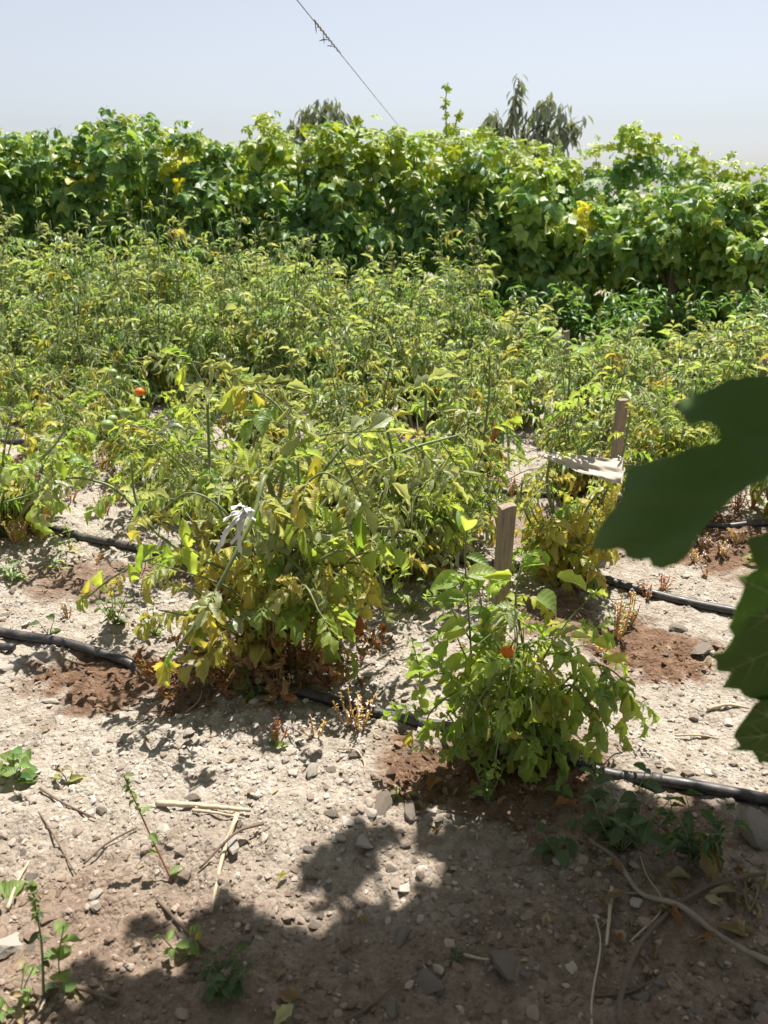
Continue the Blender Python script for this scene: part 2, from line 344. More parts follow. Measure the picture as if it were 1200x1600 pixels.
# ------------------------------------------------------------------ leaf templates
def blade(L, Wd, ns, nc, prof, fold=.3, curl=.8, roll=.3, lobes=0, lob=.0, teeth=0.0, ruffle=0.0, bend0=0.0, tw=0.0):
    V, A, F = [], [], []; pos = Vector((0, 0, 0)); st = L / ns
    ph = rng.random() * 6.28
    for i in range(ns + 1):
        t = i / ns; th = bend0 - curl * t
        d = Vector((0, math.cos(th), math.sin(th))); nn = Vector((0, -math.sin(th), math.cos(th)))
        if i: pos = pos + d * st
        hw = Wd * prof(t)
        for j in range(-nc, nc + 1):
            s = j / nc; a_ = abs(s); k = 1.0
            if a_ > .6:
                if lobes: k *= 1 + lob * math.cos(2 * math.pi * lobes * t + (.4 if s > 0 else 0))
                if teeth: k *= 1 + teeth * (1 if (i % 2) else -1)
            ang = fold + roll * a_ + tw * t * s
            x = hw * k * a_ * math.cos(ang) * (1 if s >= 0 else -1); z = hw * k * a_ * math.sin(ang)
            z += ruffle * hw * a_ * math.sin(9 * t + ph + (2 if s > 0 else 0))
            p = pos + Vector((x, 0, 0)) + nn * z + d * (hw * .25 * a_ * a_ * (1 - t))
            V.append(p); A.append((s, t, 0))
    w = 2 * nc + 1
    for i in range(ns):
        for j in range(w - 1):
            a = i * w + j; F.append((a, a + 1, a + w + 1, a + w))
    return T(V, F, A)
P_OV = lambda t: (math.sin(math.pi * min(1, t ** .72)) ** .85) if 0 < t < 1 else 0.02
P_HEART = lambda t: (.55 + .45 * math.sin(math.pi * min(1, t * 1.5 + .12)) if t < .26 else (1 - ((t - .26) / .74) ** 1.55)) * (.5 if t == 0 else 1) + .01
P_LAN = lambda t: math.sin(math.pi * t ** .85) if 0 < t < 1 else 0.03
def compound(L, near=True, fold=.35, roll=.4, curl=.9, wid=.36, pairs=3, mats=(0, 1)):
    """tomato leaf: curved rachis with toothed, lobed leaflets"""
    ts = []; K = 8; pts = []; p = Vector((0, 0, 0))
    c0 = rng.uniform(.25, .5)
    for i in range(K + 1):
        t = i / K; th = c0 - curl * t
        if i: p = p + Vector((rng.uniform(-.01, .01) * L, math.cos(th), math.sin(th))) * 1 * (L * .78 / K) if False else p + Vector((0, math.cos(th), math.sin(th))) * (L * .78 / K)
        pts.append(p.copy())
    rt = tube(pts, L * .013, L * .006, 4 if near else 3, cap=False); rt.M = [1] * len(rt.F); ts.append(rt)
    def lf(pt, dr, up, s):
        ns, nc = (10, 2) if near else (5, 1)
        b = blade(s, s * wid * rng.uniform(.85, 1.15), ns, nc, P_OV, fold * rng.uniform(.6, 1.4), rng.uniform(.5, 1.5) * curl, roll * rng.uniform(.3, 1.6), 3, .16 if near else 0, .10 if near else .0, .22, tw=rng.uniform(-.5, .5))
        ts.append(xf(b, basis(pt, dr, up)))
    for q in range(pairs):
        t = .34 + .52 * q / max(1, pairs - 1); i = int(t * K); pt = pts[i]
        for sgn in (-1, 1):
            pt2 = pts[min(K, i + (1 if sgn > 0 and near else 0))]
            dr = Vector((sgn * rng.uniform(.6, 1.1), rng.uniform(.3, .9), rng.uniform(-.9, .25) if not near else rng.uniform(-.45, .15)))
            lf(pt2, dr, Vector((0, .1, 1)) + rv(.25), L * (.30 + .06 * q) * rng.uniform(.8, 1.1))
        if near and q < pairs - 1:
            for sgn in (-1, 1):
                lf(pts[min(K, i + 1)], Vector((sgn, .4, 0)), Vector((0, 0, 1)), L * .09)
    d = (pts[-1] - pts[-2]).normalized(); lf(pts[-1], d, Vector((0, .2, 1)), L * .42)
    return merge(ts)
LIB = {}
def lib(key, builder, mats, n, colours):
    for c in colours:
        LIB[key, c] = [mesh('leaf', builder(), mats(c), True) for _ in range(n)]
def libt(key, c): return LIB[key, c][rng.randrange(len(LIB[key, c]))]
two = lambda c: [M[c], M['stem'] if c != 'dry' else M['stemb']]
rng.seed(21)
lib('tom', lambda: compound(1.0, True, rng.uniform(.15, .7), rng.uniform(.2, .8), rng.uniform(.7, 1.6), .31), two, 6, ['tom', 'pale', 'yel'])
lib('tom', lambda: compound(1.0, True, .9, 1.1, 1.9, .3), two, 3, ['dry'])
lib('tomr', lambda: compound(1.0, True, rng.uniform(.6, 1.0), rng.uniform(.5, 1.0), rng.uniform(.4, 1.3), .30), two, 4, ['tom', 'pale', 'yel'])
lib('tomr', lambda: compound(1.0, True, .9, 1.1, 1.9, .3), two, 3, ['dry'])
lib('toms', lambda: compound(1.0, False, rng.uniform(.4, 1.0), rng.uniform(.3, .9), rng.uniform(.1, 2.3), rng.uniform(.16, .26), pairs=rng.choice((2, 3, 3))), two, 8, ['far', 'pale', 'tom'])
lib('toms', lambda: compound(1.0, False, .7, .7, 1.6, .3), two, 2, ['yel', 'dry'])
one = lambda c: [M[c]]
lib('single', lambda: blade(1, .27, 16, 3, P_OV, rng.uniform(.15, .6), rng.uniform(.5, 1.5), rng.uniform(.2, .7), 3.5, .15, .04, .28, tw=rng.uniform(-.5, .5)), one, 4, ['tom', 'yel', 'pale', 'dry', 'weed', 'straw', 'weedd'])
lib('smooth', lambda: blade(1, .30, 8, 2, P_OV, rng.uniform(.1, .4), rng.uniform(.4, 1.2), rng.uniform(.1, .4), ruffle=.1), one, 4, ['weed', 'weedd', 'tom', 'yel', 'straw', 'beanl', 'pale'])
lib('lance', lambda: blade(1, .17, 6, 1, P_LAN, rng.uniform(.2, .7), rng.uniform(.4, 1.3), .2), one, 4, ['pep', 'peach', 'far'])
LIB['lance', 'peach'] = [mesh('leaf', blade(1, .17, 6, 1, P_LAN, rng.uniform(.1, .5), rng.uniform(.2, .9), .1), M['peach']) for _ in range(4)]
def trifol():
    ts = []; pt = tube([(0, 0, 0), (0, .25, .03), (0, .45, 0)], .012, .01, 3, cap=False); pt.M = [0] * len(pt.F); ts.append(pt)
    for a, L in ((0, .62), (1, .56), (-1, .56)):
        b = blade(L, L * .42, 6, 2, P_HEART, rng.uniform(-.1, .45), rng.uniform(.3, 1.0), rng.uniform(.0, .4), ruffle=.12)
        ts.append(xf(b, basis((0, .45, 0), (a * 1.2, 1 - .55 * abs(a), rng.uniform(-.25, .1)), Vector((0, 0, 1)) + rv(.25))))
    return merge(ts)
lib('tri', trifol, one, 5, ['bean', 'beanl', 'gold'])
lib('heart', lambda: blade(1, .46, 8, 2, P_HEART, rng.uniform(.0, .4), rng.uniform(.3, 1.0), rng.uniform(.0, .4), ruffle=.1), one, 3, ['beanl', 'bean', 'weed', 'weedd'])
def palmate(rings=3, seg=30):
    lob = [0, .95, -.95, 2.0, -2.0]; V = [(0, 0, 0)]; A = [(0, 0, 0)]; F = []
    cup = rng.uniform(-.5, .25); ph = rng.random() * 6
    for r in range(1, rings + 1):
        for k in range(seg):
            phi = -2.75 + 5.5 * k / (seg - 1)
            d = min(abs(phi - l) for l in lob); R_ = (.56 if abs(phi) < .48 else .5 if abs(phi) < 1.5 else .42) * (1 - .38 * min(1, (d / .48)) ** 1.3)
            if r == rings: R_ *= 1 + .06 * (1 if k % 2 else -1)
            rr = R_ * r / rings
            x, y = math.sin(phi) * rr, math.cos(phi) * rr
            z = cup * rr * rr * 1.6 - .12 * rr * math.cos(d * 5) + .05 * math.sin(phi * 3 + ph) * rr - .25 * max(0, y) ** 2
            V.append((x, y + .05, z)); A.append((min(1, d / .48) * (1 if k % 2 else 1), r / rings, 0))
    for k in range(seg - 1): F.append((0, 1 + k + 1, 1 + k))
    for r in range(rings - 1):
        for k in range(seg - 1):
            a = 1 + r * seg + k; F.append((a, a + 1, a + seg + 1, a + seg))
    return T(V, F, A)
lib('palm', lambda: palmate(3, 24), one, 4, ['vine', 'beanl', 'gold', 'grape', 'bean'])

def tmpl_of(me):
    t = T.__new__(T); n = len(me.vertices); t.V = np.empty(n * 3, np.float32); me.vertices.foreach_get('co', t.V); t.V = t.V.reshape(-1, 3).astype(float)
    t.flat = np.empty(len(me.loops), np.int32); me.loops.foreach_get('vertex_index', t.flat)
    t.tot = np.empty(len(me.polygons), np.int32); me.polygons.foreach_get('loop_total', t.tot)
    t.M = np.empty(len(me.polygons), np.int32); me.polygons.foreach_get('material_index', t.M)
    t.A = np.empty(n * 3, np.float32); me.attributes['leafuv'].data.foreach_get('vector', t.A); t.A = t.A.reshape(-1, 3).astype(float); t.F = None
    return t
_tc = {}
def put_leaves(root, items, cap=300):
    """items: (mesh, matrix, size key); the nearest/first cap ones are parts, the rest one stuff part"""
    for me, mt in items[:cap]: put('leaf', me, root, mt, root.location)
    rest = items[cap:]
    if rest:
        mats = []; ts = []
        for me, mt in rest:
            if me.name not in _tc: _tc[me.name] = tmpl_of(me)
            t = xf(_tc[me.name], mt); mm = [m for m in me.materials]
            idx = []
            for m in mm:
                if m not in mats: mats.append(m)
                idx.append(mats.index(m))
            t.M = np.array(idx)[np.asarray(t.M)].tolist(); t.A[:, 2] = rng.random(); ts.append(t)
        o = world_mesh('foliage', merge(ts), mats, root); o['kind'] = 'stuff'

# ------------------------------------------------------------------ tomato plants
def stem_leaves(P, size, cols, key, sp=.05, t0=.2, spread=1.0, droop=.15, out=None):
    """leaves at the nodes of a stem path; cols(z, t) gives the colour class"""
    items = []; acc = 0; ang = rng.random() * 6.28; L = sum((P[i + 1] - P[i]).length for i in range(len(P) - 1)); run = 0
    for i in range(len(P) - 1):
        seg = P[i + 1] - P[i]; l = seg.length; run += l; acc += l
        t = run / max(L, 1e-6)
        if t < t0 or acc < sp * rng.uniform(.7, 1.4): continue
        acc = 0; ang += 2.4 + rng.uniform(-.4, .4)
        d = seg.normalized(); a = d.orthogonal().normalized(); b = d.cross(a)
        h = a * math.cos(ang) + b * math.sin(ang) + d * .35
        if t > .93: h = d + h * .2
        h.z = h.z * .5 - droop + rng.uniform(-.25, .35) * (2.2 if key == 'toms' else 1)
        s = size * rng.uniform(.7, 1.2) * (1 - .35 * max(0, t - .6) / .4)
        c = cols(P[i].z, t); k = key
        if c == 'dry': s *= .75; h.z -= .8
        items.append((libt(k, c), basis(P[i], h, Vector((0, 0, 1)) + rv(.45), s)))
    return items
def pick(d):
    r = rng.random() * sum(d.values())
    for k, v in d.items():
        r -= v
        if r <= 0: return k
    return k
def tom_cols(zy, zm, base=None, low=None, drylow=.5):
    base = base or {'tom': .5, 'pale': .4, 'yel': .1}; low = low or {'yel': .5, 'tom': .25, 'dry': .25}
    def f(z, t):
        if z < zy * .45: return pick({'dry': drylow, 'yel': .35, 'tom': .15})
        if z < zy: return pick(low)
        return pick(base)
    return f
def make_plant(name, label, cat, base, stems, cols, size, key='tom', sp=.05, group=None, extra=None, r0=.007, t0=.2, cap=300, fruits=(), stemmat='stem', droop=.15):
    root = empty(name, base, label, cat, group); items = []
    for st in stems:
        pts, r, *o = st; P = catmull(pts, 6 if len(pts) > 3 else 8)
        world_mesh('stem', tube(P, r, r * .35, 6, wob=.1), M[stemmat], root)
        items += stem_leaves(P, o[0] if o else size, cols, key, o[1] if len(o) > 1 else sp, o[2] if len(o) > 2 else t0, droop=droop)
    if extra: items += extra(root)
    put_leaves(root, items, cap)
    for p, r, c in fruits:
        fr = []; 
        for i in range(9):
            for k in range(12):
                th = math.pi * i / 8; a = 2 * math.pi * k / 12; q = r * (1 + .04 * math.cos(a * 4)); fr.append((q * math.sin(th) * math.cos(a), q * math.sin(th) * math.sin(a), r * .85 * math.cos(th) * (1 - .15 * math.exp(-th * 6))))
        F = [(i * 12 + k, i * 12 + 12 + k, i * 12 + 12 + (k + 1) % 12, i * 12 + (k + 1) % 12) for i in range(8) for k in range(12)]
        f = put('tomato', mesh('tomato', T(fr, F), M[c]), root); f.location = Vector(p) - root.location
        cx = merge([xf(blade(r * .9, r * .2, 3, 1, P_LAN, 0, 1.1, 0), basis((0, 0, r * .72), (math.cos(a), math.sin(a), .3), (0, 0, 1))) for a in (0, 1.26, 2.5, 3.77, 5.0)])
        put('calyx', mesh('calyx', cx, M['tom']), f)
    return root
def px(*pts): return [at(*p) for p in pts]
def random_stems(base, n, h, spread, r=.005, lean=(0, 0), tall=False):
    out = []
    for k in range(n):
        a = rng.uniform(0, 6.28) if k else rng.uniform(0, 6.28); rr = spread * rng.uniform(.25, 1) ; hh = h * rng.uniform(.62, 1.0)
        top = Vector((math.cos(a) * rr + lean[0], math.sin(a) * rr * .8 + lean[1], hh))
        mid = Vector((top.x * .45, top.y * .45, hh * .62)) + rv(.03)
        pts = [base + Vector((rng.uniform(-.02, .02), rng.uniform(-.02, .02), -.01)), base + mid * .45, base + mid, base + top]
        if tall and rng.random() < .38: pts[-1] = base + Vector((top.x * .8, top.y * .8, h * rng.uniform(1.05, 1.38)))
        elif rng.random() < .5: pts.append(base + top + Vector((math.cos(a) * .12, math.sin(a) * .1, -.10 + rng.uniform(-.05, .1))))
        out.append((pts, r * rng.uniform(.7, 1.2)))
    return out

def hero(rows):
    out = []
    for x, y, Y, L, c, dx, dz, *k in rows:
        if c == 'pale': k = ['tomr']
        out.append((libt(k[0] if k else 'single', c), basis(at(x, y, Y), (dx, rng.uniform(-.5, .1), dz), (rng.uniform(-.5, .5), rng.uniform(-.9, -.3), .65), L * (1.45 if c == 'pale' else 1.0))))
    return out
HL = [(262, 1030, 1.66, .095, 'yel', -.2, -1), (268, 1036, 1.67, .07, 'yel', -1, -.35), (255, 1034, 1.67, .06, 'yel', .8, -.5), (325, 955, 1.73, .065, 'yel', .3, -1), (300, 998, 1.7, .06, 'yel', .6, -.5), (290, 800, 1.92, .11, 'pale', .6, -.8), (285, 810, 1.9, .10, 'tom', .2, -1),
      (222, 832, 1.93, .065, 'yel', -.8, -.3), (262, 850, 1.9, .12, 'tom', -.2, -1), (245, 852, 1.9, .10, 'tom', -.9, -.5), (285, 855, 1.9, .10, 'tom', .5, -.8), (160, 890, 1.93, .09, 'tom', -.3, -1), (140, 905, 1.93, .08, 'yel', -.4, -1), (200, 880, 1.92, .08, 'tom', .3, -1),
      (455, 915, 1.84, .12, 'tom', .1, -1), (440, 920, 1.84, .09, 'tom', -.5, -.9), (395, 915, 1.85, .09, 'yel', -.2, -1), (418, 935, 1.85, .10, 'yel', .2, -1), (425, 965, 1.84, .08, 'dry', .2, -1), (520, 1000, 1.8, .09, 'tom', -.1, -1), (505, 985, 1.8, .09, 'yel', -.3, -1),
      (560, 960, 1.85, .09, 'dry', .0, -1), (535, 900, 1.85, .13, 'tom', -.2, -1), (515, 880, 1.86, .12, 'yel', -.3, -1), (600, 850, 1.9, .12, 'tom', .1, -1), (590, 860, 1.9, .10, 'tom', -.7, -.8), (615, 858, 1.9, .10, 'tom', .6, -.8),
      (298, 565, 2.2, .13, 'pale', 1, -.45), (298, 562, 2.2, .09, 'pale', -.6, .2), (290, 570, 2.2, .09, 'tom', -.4, -1), (380, 602, 2.14, .12, 'pale', 1, .05), (385, 606, 2.14, .10, 'yel', -.2, -1), (365, 608, 2.14, .09, 'tom', -.5, -1), (395, 612, 2.14, .09, 'yel', .4, -1),
      (440, 610, 2.12, .14, 'pale', .4, -1), (500, 680, 2.05, .16, 'pale', 1, .05), (465, 720, 1.95, .20, 'pale', .0, -1), (525, 700, 2.0, .15, 'pale', .5, -1), (500, 705, 2.0, .13, 'yel', -.3, -1), (545, 705, 2.0, .13, 'pale', .8, -.5), (400, 780, 1.95, .10, 'tom', .1, -1), (425, 790, 1.93, .12, 'yel', .1, -1),
      (385, 830, 1.9, .09, 'yel', 0, -1), (480, 850, 1.88, .11, 'tom', .3, -1), (560, 800, 1.95, .12, 'tom', 0, -1), (640, 690, 2.1, .14, 'pale', .6, -.6), (600, 640, 2.15, .14, 'pale', .7, .5), (690, 690, 2.2, .12, 'pale', .5, -.8), (60, 785, 2.15, .12, 'tom', -.1, -1), (100, 750, 2.18, .09, 'tom', 0, 1), (85, 700, 2.2, .10, 'pale', .1, -1)]
HR = [(668, 1130, 1.45, .085, 'tom', -.15, -1), (660, 1125, 1.45, .05, 'tom', .7, -.4), (645, 1140, 1.46, .07, 'yel', -.3, -1), (740, 1110, 1.45, .09, 'tom', .1, -1), (720, 1120, 1.45, .08, 'tom', -.4, -1), (832, 1095, 1.45, .085, 'tom', .1, -1), (815, 1090, 1.46, .07, 'tom', -.5, -1), (895, 1075, 1.46, .09, 'tom', .1, -1),
      (880, 1080, 1.46, .06, 'tom', -.7, -.6), (928, 1110, 1.46, .09, 'yel', 0, -1), (965, 1060, 1.5, .12, 'tom', .3, -1), (980, 1080, 1.5, .10, 'tom', .1, -1), (975, 1120, 1.5, .06, 'tom', -.3, -1), (860, 1080, 1.46, .09, 'yel', 0, -1), (780, 1120, 1.44, .08, 'tom', 0, -1), (765, 900, 1.6, .07, 'tom', -1, -.4),
      (812, 885, 1.6, .06, 'tom', .8, .3), (800, 900, 1.6, .07, 'tom', -.8, .3), (870, 900, 1.62, .08, 'tom', .7, .1), (700, 1000, 1.55, .08, 'tom', -.6, -.8), (920, 1000, 1.6, .08, 'tom', .8, -.1), (945, 1030, 1.58, .07, 'yel', .9, .1), (850, 1000, 1.55, .08, 'pale', .3, .3), (790, 1060, 1.5, .09, 'tom', .5, -.8)]
rng.seed(5)
# big sprawling plant in the first row
B = G(425, 1035); b = B
st = [([b, at(440, 880, 2.03), at(418, 748, 1.98), at(398, 800, 1.88), at(368, 865, 1.80), at(325, 945, 1.74), at(288, 998, 1.69), at(262, 1032, 1.67)], .0095, .13, .07, .45),
      ([b, at(380, 955, 2.05), at(300, 875, 2.1), at(240, 828, 2.14), at(212, 780, 2.17), at(205, 715, 2.2)], .008, .15, .07, .35),
      (px((240, 828, 2.14), (190, 772, 2.18), (150, 752, 2.2), (100, 748, 2.2), (50, 772, 2.2), (5, 785, 2.15)), .006, .15, .06, .2),
      ([b, at(390, 900, 2.08), at(335, 770, 2.15), at(325, 660, 2.2), at(322, 612, 2.2), at(298, 565, 2.2)], .007, .16, .05, .4),
      ([b, at(430, 850, 2.05), at(445, 720, 2.1), at(452, 665, 2.1), at(420, 622, 2.12), at(378, 606, 2.15)], .007, .17, .055, .35),
      ([b, at(455, 900, 2.03), at(500, 795, 2.08), at(570, 735, 2.15), at(645, 700, 2.22), at(725, 678, 2.3)], .009, .17, .05, .3),
      ([b, at(450, 880, 2.0), at(485, 770, 2.0), at(545, 690, 2.05), at(600, 655, 2.1)], .007, .18, .05, .35),
      ([b, at(450, 880, 2.0), at(520, 830, 2.0), at(600, 824, 2.05), at(650, 835, 2.1)], .007, .16, .05, .3),
      ([b, at(420, 870, 1.98), at(460, 880, 1.9), at(500, 935, 1.84), at(528, 990, 1.80), at(545, 1030, 1.80)], .006, .15, .055, .25),
      ([b, at(400, 930, 2.0), at(330, 880, 1.95), at(250, 870, 1.93), at(180, 900, 1.93), at(135, 935, 1.93)], .006, .14, .06, .3),
      ([b, at(470, 930, 1.97), at(540, 880, 1.93), at(590, 900, 1.9), at(600, 950, 1.9)], .006, .15, .05, .3),
      ([b, at(400, 900, 1.95), at(360, 810, 1.92), at(300, 770, 1.92), at(250, 800, 1.92)], .006, .15, .06, .35),
      ([b, at(445, 900, 1.95), at(450, 800, 1.9), at(500, 740, 1.9), at(540, 760, 1.9)], .006, .17, .05, .35),
      ([b, at(440, 950, 1.95), at(480, 890, 1.88), at(540, 860, 1.86), at(575, 900, 1.84)], .006, .15, .05, .35)]
st += [(p, r, .15, .045, .25) for p, r in random_stems(b, 14, .46, .42, .005)]
def dead_low(root):
    it = hero(HL)
    for _ in range(90):
        a = rng.uniform(0, 6.28) if rng.random() < .4 else rng.uniform(3.3, 6.1); rr = rng.uniform(.05, .28); p = root.location + Vector((math.cos(a) * rr * 1.2, math.sin(a) * rr * .7, rng.uniform(.01, .20)))
        it.append((libt('tom', 'dry'), basis(p, (math.cos(a), math.sin(a), -1.2), rv(), rng.uniform(.07, .13))))
    return it
make_plant('tomato_plant', 'largest tomato plant, sprawling, with red-brown dead leaves at its foot and white rag strips', 'tomato plant', B, st,
           tom_cols(.34, .5, {'tom': .32, 'pale': .53, 'yel': .15}, {'yel': .36, 'tom': .32, 'dry': .14, 'pale': .18}), .17, sp=.045, extra=dead_low, r0=.008)
# right front plant around the first stake
B = G(805, 1165); b = B
st = [([b, at(828, 1080, 1.62), at(812, 980, 1.61), at(806, 930, 1.61), at(818, 870, 1.61)], .0045, .135, .03, .1),
      ([b, at(800, 1060, 1.6), at(760, 975, 1.6), at(745, 900, 1.6)], .0036, .12, .035, .2),
      ([b, at(840, 1050, 1.6), at(880, 980, 1.62), at(930, 925, 1.66)], .0036, .135, .035, .2),
      ([b, at(860, 1090, 1.58), at(920, 1040, 1.56), at(970, 1060, 1.55), at(985, 1120, 1.55)], .0036, .135, .035, .2),
      ([b, at(850, 1110, 1.55), at(890, 1070, 1.5), at(925, 1110, 1.48), at(930, 1150, 1.48)], .0036, .135, .035, .2),
      ([b, at(770, 1100, 1.58), at(720, 1080, 1.52), at(675, 1110, 1.5), at(662, 1145, 1.5)], .0036, .135, .035, .2),
      ([b, at(760, 1080, 1.6), at(720, 1010, 1.6), at(700, 940, 1.62)], .0032, .12, .035, .25),
      ([b, at(790, 1110, 1.53), at(770, 1070, 1.48), at(740, 1110, 1.45), at(730, 1150, 1.45)], .0032, .135, .035, .2),
      ([b, at(820, 1120, 1.52), at(830, 1070, 1.47), at(840, 1120, 1.43)], .0032, .135, .035, .2),
      ([b, at(850, 1060, 1.62), at(900, 1010, 1.64), at(940, 1020, 1.64)], .0032, .135, .035, .2)]
st += [(p, r, .11, .035, .2) for p, r in random_stems(b, 12, .27, .19, .004) + random_stems(b, 7, .38, .10, .004)]
def bigleaf(root):
    it = hero(HR) + [(libt('heart', 'weed'), basis(at(838, 935, 1.6), (1, 0, -.35), (0, -.3, 1), .085))]
    for q in ((795, 1178, 1.5), (815, 1185, 1.5)): it.append((libt('single', 'yel'), basis(at(*q), (rng.uniform(-.3, .5), -.4, -.8), (0, -.6, .6), .06)))
    return it
make_plant('tomato_plant', 'bright green tomato plant wrapped around the nearest wooden stake, orange tomato inside', 'tomato plant', B, st,
           tom_cols(.07, .2, {'tom': .80, 'pale': .12, 'yel': .08}, {'tom': .75, 'yel': .25}, .1), .12, sp=.035, extra=bigleaf,
           fruits=[(at(793, 1019, 1.56), .017, 'orange'), (at(826, 1030, 1.57), .011, 'red')])
# tall leafy shoot beside it
B = G(745, 1180); b = B
def shoot(root):
    it = []
    for q, dx, s in (((727, 830), .1, .075), ((730, 835), -.3, .06), ((728, 905), -1, .09), ((729, 900), 1, .085), ((728, 935), -1, .075), ((731, 955), 1, .07), ((732, 985), -1, .08), ((734, 1000), 1, .07),
                     ((735, 1030), -1, .08), ((737, 1050), 1, .07), ((738, 1070), -1, .08), ((740, 1090), 1, .08), ((727, 870), .9, .06), ((732, 970), -.6, .07), ((734, 1040), .4, .07)):
        up = 1.2 if q[1] < 840 else .15
        it.append((libt('smooth', 'tom' if rng.random() < .8 else 'weed'), basis(at(q[0], q[1], 1.6), (dx, rng.uniform(-.7, .4), up + rng.uniform(-.3, .2)), Vector((0, -.5, 1)) + rv(.3), s)))
    return it
make_plant('nightshade_plant', 'thin upright weed with broad smooth leaves, just left of the nearest stake', 'weed', B,
           [([b, at(740, 1100, 1.62), at(735, 1000, 1.61), at(727, 880, 1.6), at(730, 825, 1.6)], .004, .06, .05, .2), ([at(735, 1000, 1.61), at(700, 940, 1.6), at(690, 900, 1.6)], .0025, .05, .03, .2)],
           lambda z, t: 'weed', .06, key='smooth', extra=shoot)
# second row
def row_label(*a): return a
rng.seed(8)
B = G(15, 835); b = B
make_plant('tomato_plant', 'leafy tomato plant at the very left edge, behind the second black pipe', 'tomato plant', B,
           [(px((10, 830, 2.9), (5, 720, 2.85), (20, 640, 2.8)), .007), (px((15, 830, 2.9), (50, 740, 2.8), (90, 690, 2.75), (120, 640, 2.7)), .006),
            (px((10, 830, 2.9), (-40, 760, 2.8), (-60, 700, 2.8)), .006), (px((15, 830, 2.9), (60, 770, 2.6), (110, 720, 2.6), (150, 740, 2.6)), .006)] + [(p, r) for p, r in random_stems(b, 16, .5, .34)],
           tom_cols(.2, .5, {'tom': .6, 'pale': .25, 'yel': .15}), .16, sp=.05)
B = G(880, 905); b = B
make_plant('tomato_plant', 'yellowing tomato plant in front of the far stake, under the folded sack', 'tomato plant', B,
           [(px((880, 905, 2.5), (870, 820, 2.48), (855, 760, 2.46), (862, 700, 2.45)), .010), (px((880, 905, 2.5), (900, 830, 2.4), (935, 770, 2.4), (945, 800, 2.35)), .006),
            (px((880, 905, 2.5), (840, 840, 2.5), (815, 780, 2.45), (820, 740, 2.45)), .006), (px((880, 905, 2.5), (910, 860, 2.35), (925, 850, 2.3)), .005),
            (px((880, 905, 2.5), (930, 800, 2.5), (970, 720, 2.5), (985, 640, 2.5)), .006)] + random_stems(b, 14, .38, .24, .005),
           tom_cols(.3, .5, {'tom': .3, 'pale': .2, 'yel': .5}, {'yel': .8, 'tom': .2}, .12), .13, sp=.04,
           extra=lambda root: [(libt('tom', 'tom'), basis(at(qx, 715, 2.42) + SUN * k_, (rng.uniform(-1, 1), rng.uniform(-.3, 1), .1), SUN + rv(.3), .11)) for qx, k_ in ((868, .16), (885, .22), (905, .19), (858, .26), (895, .13))])
B = G(640, 890); b = B
make_plant('tomato_plant', 'dull green tomato plant behind the gap between the two nearest tomato plants', 'tomato plant', B,
           [(px((640, 890, 2.6), (655, 780, 2.55), (665, 640, 2.5), (662, 560, 2.5)), .008, .17, .06, .3), (px((640, 890, 2.6), (700, 800, 2.5), (745, 720, 2.5), (762, 640, 2.5), (765, 560, 2.5)), .007, .17, .06, .3),
            (px((640, 890, 2.6), (600, 780, 2.5), (560, 700, 2.45), (520, 660, 2.4)), .006), (px((640, 890, 2.6), (620, 740, 2.5), (600, 640, 2.5), (610, 570, 2.5)), .006)] + [(p, r, .17) for p, r in random_stems(b, 20, .5, .38)],
           tom_cols(.12, .5, {'tom': .45, 'pale': .5, 'yel': .05}), .16, key='tomr', sp=.045)
B = G(380, 870); b = B
make_plant('tomato_plant', 'pale tomato plant rising behind the largest plant, with curled grey-green leaves', 'tomato plant', B,
           random_stems(b, 20, .55, .38), tom_cols(.2, .5, {'tom': .3, 'pale': .6, 'yel': .1}), .17, key='tomr', sp=.045)
B = G(215, 745); b = B
make_plant('tomato_plant', 'tomato plant bearing green tomatoes beside the third black pipe', 'tomato plant', B,
           random_stems(b, 18, .42, .40), tom_cols(.1, .5, {'tom': .6, 'pale': .3, 'yel': .1}), .15, key='tomr', sp=.05,
           fruits=[(at(168, 664, 3.2), .026, 'greent'), (at(176, 655, 3.25), .022, 'greent'), (at(196, 644, 3.2), .02, 'greent'), (at(220, 692, 3.0), .022, 'greent'), (at(205, 688, 3.0), .016, 'greent'),
                   (at(218, 612, 3.4), .022, 'orange'), (at(176, 582, 3.4), .02, 'greent'), (at(183, 593, 3.4), .02, 'greent')])
B = G(1060, 800); b = B
make_plant('tomato_plant', 'tomato plant behind the large dark grape leaf, dry brown leaves underneath', 'tomato plant', B,
           random_stems(b, 20, .5, .42), tom_cols(.22, .5, {'tom': .4, 'pale': .5, 'yel': .1}, {'dry': .5, 'yel': .3, 'tom': .2}), .15, key='tomr', sp=.045)
for q, lab, h in (((715, 842), 'pale green tomato plant between the two wooden stakes', .42), ((520, 800), 'tomato plant directly behind the right side of the largest plant', .45), ((90, 720), 'low tomato plant behind the start of the third pipe', .34),
                  ((600, 905), 'small pale tomato plant on the second pipe, right of the largest plant', .30), ((270, 800), 'small straggly tomato plant beyond the second pipe, left of the largest plant', .32)):
    B = G(*q); make_plant('tomato_plant', lab, 'tomato plant', B, random_stems(B, 18, h, .34), tom_cols(.1, .5, {'tom': .4, 'pale': .55, 'yel': .05}), .155, key='tomr', sp=.045)
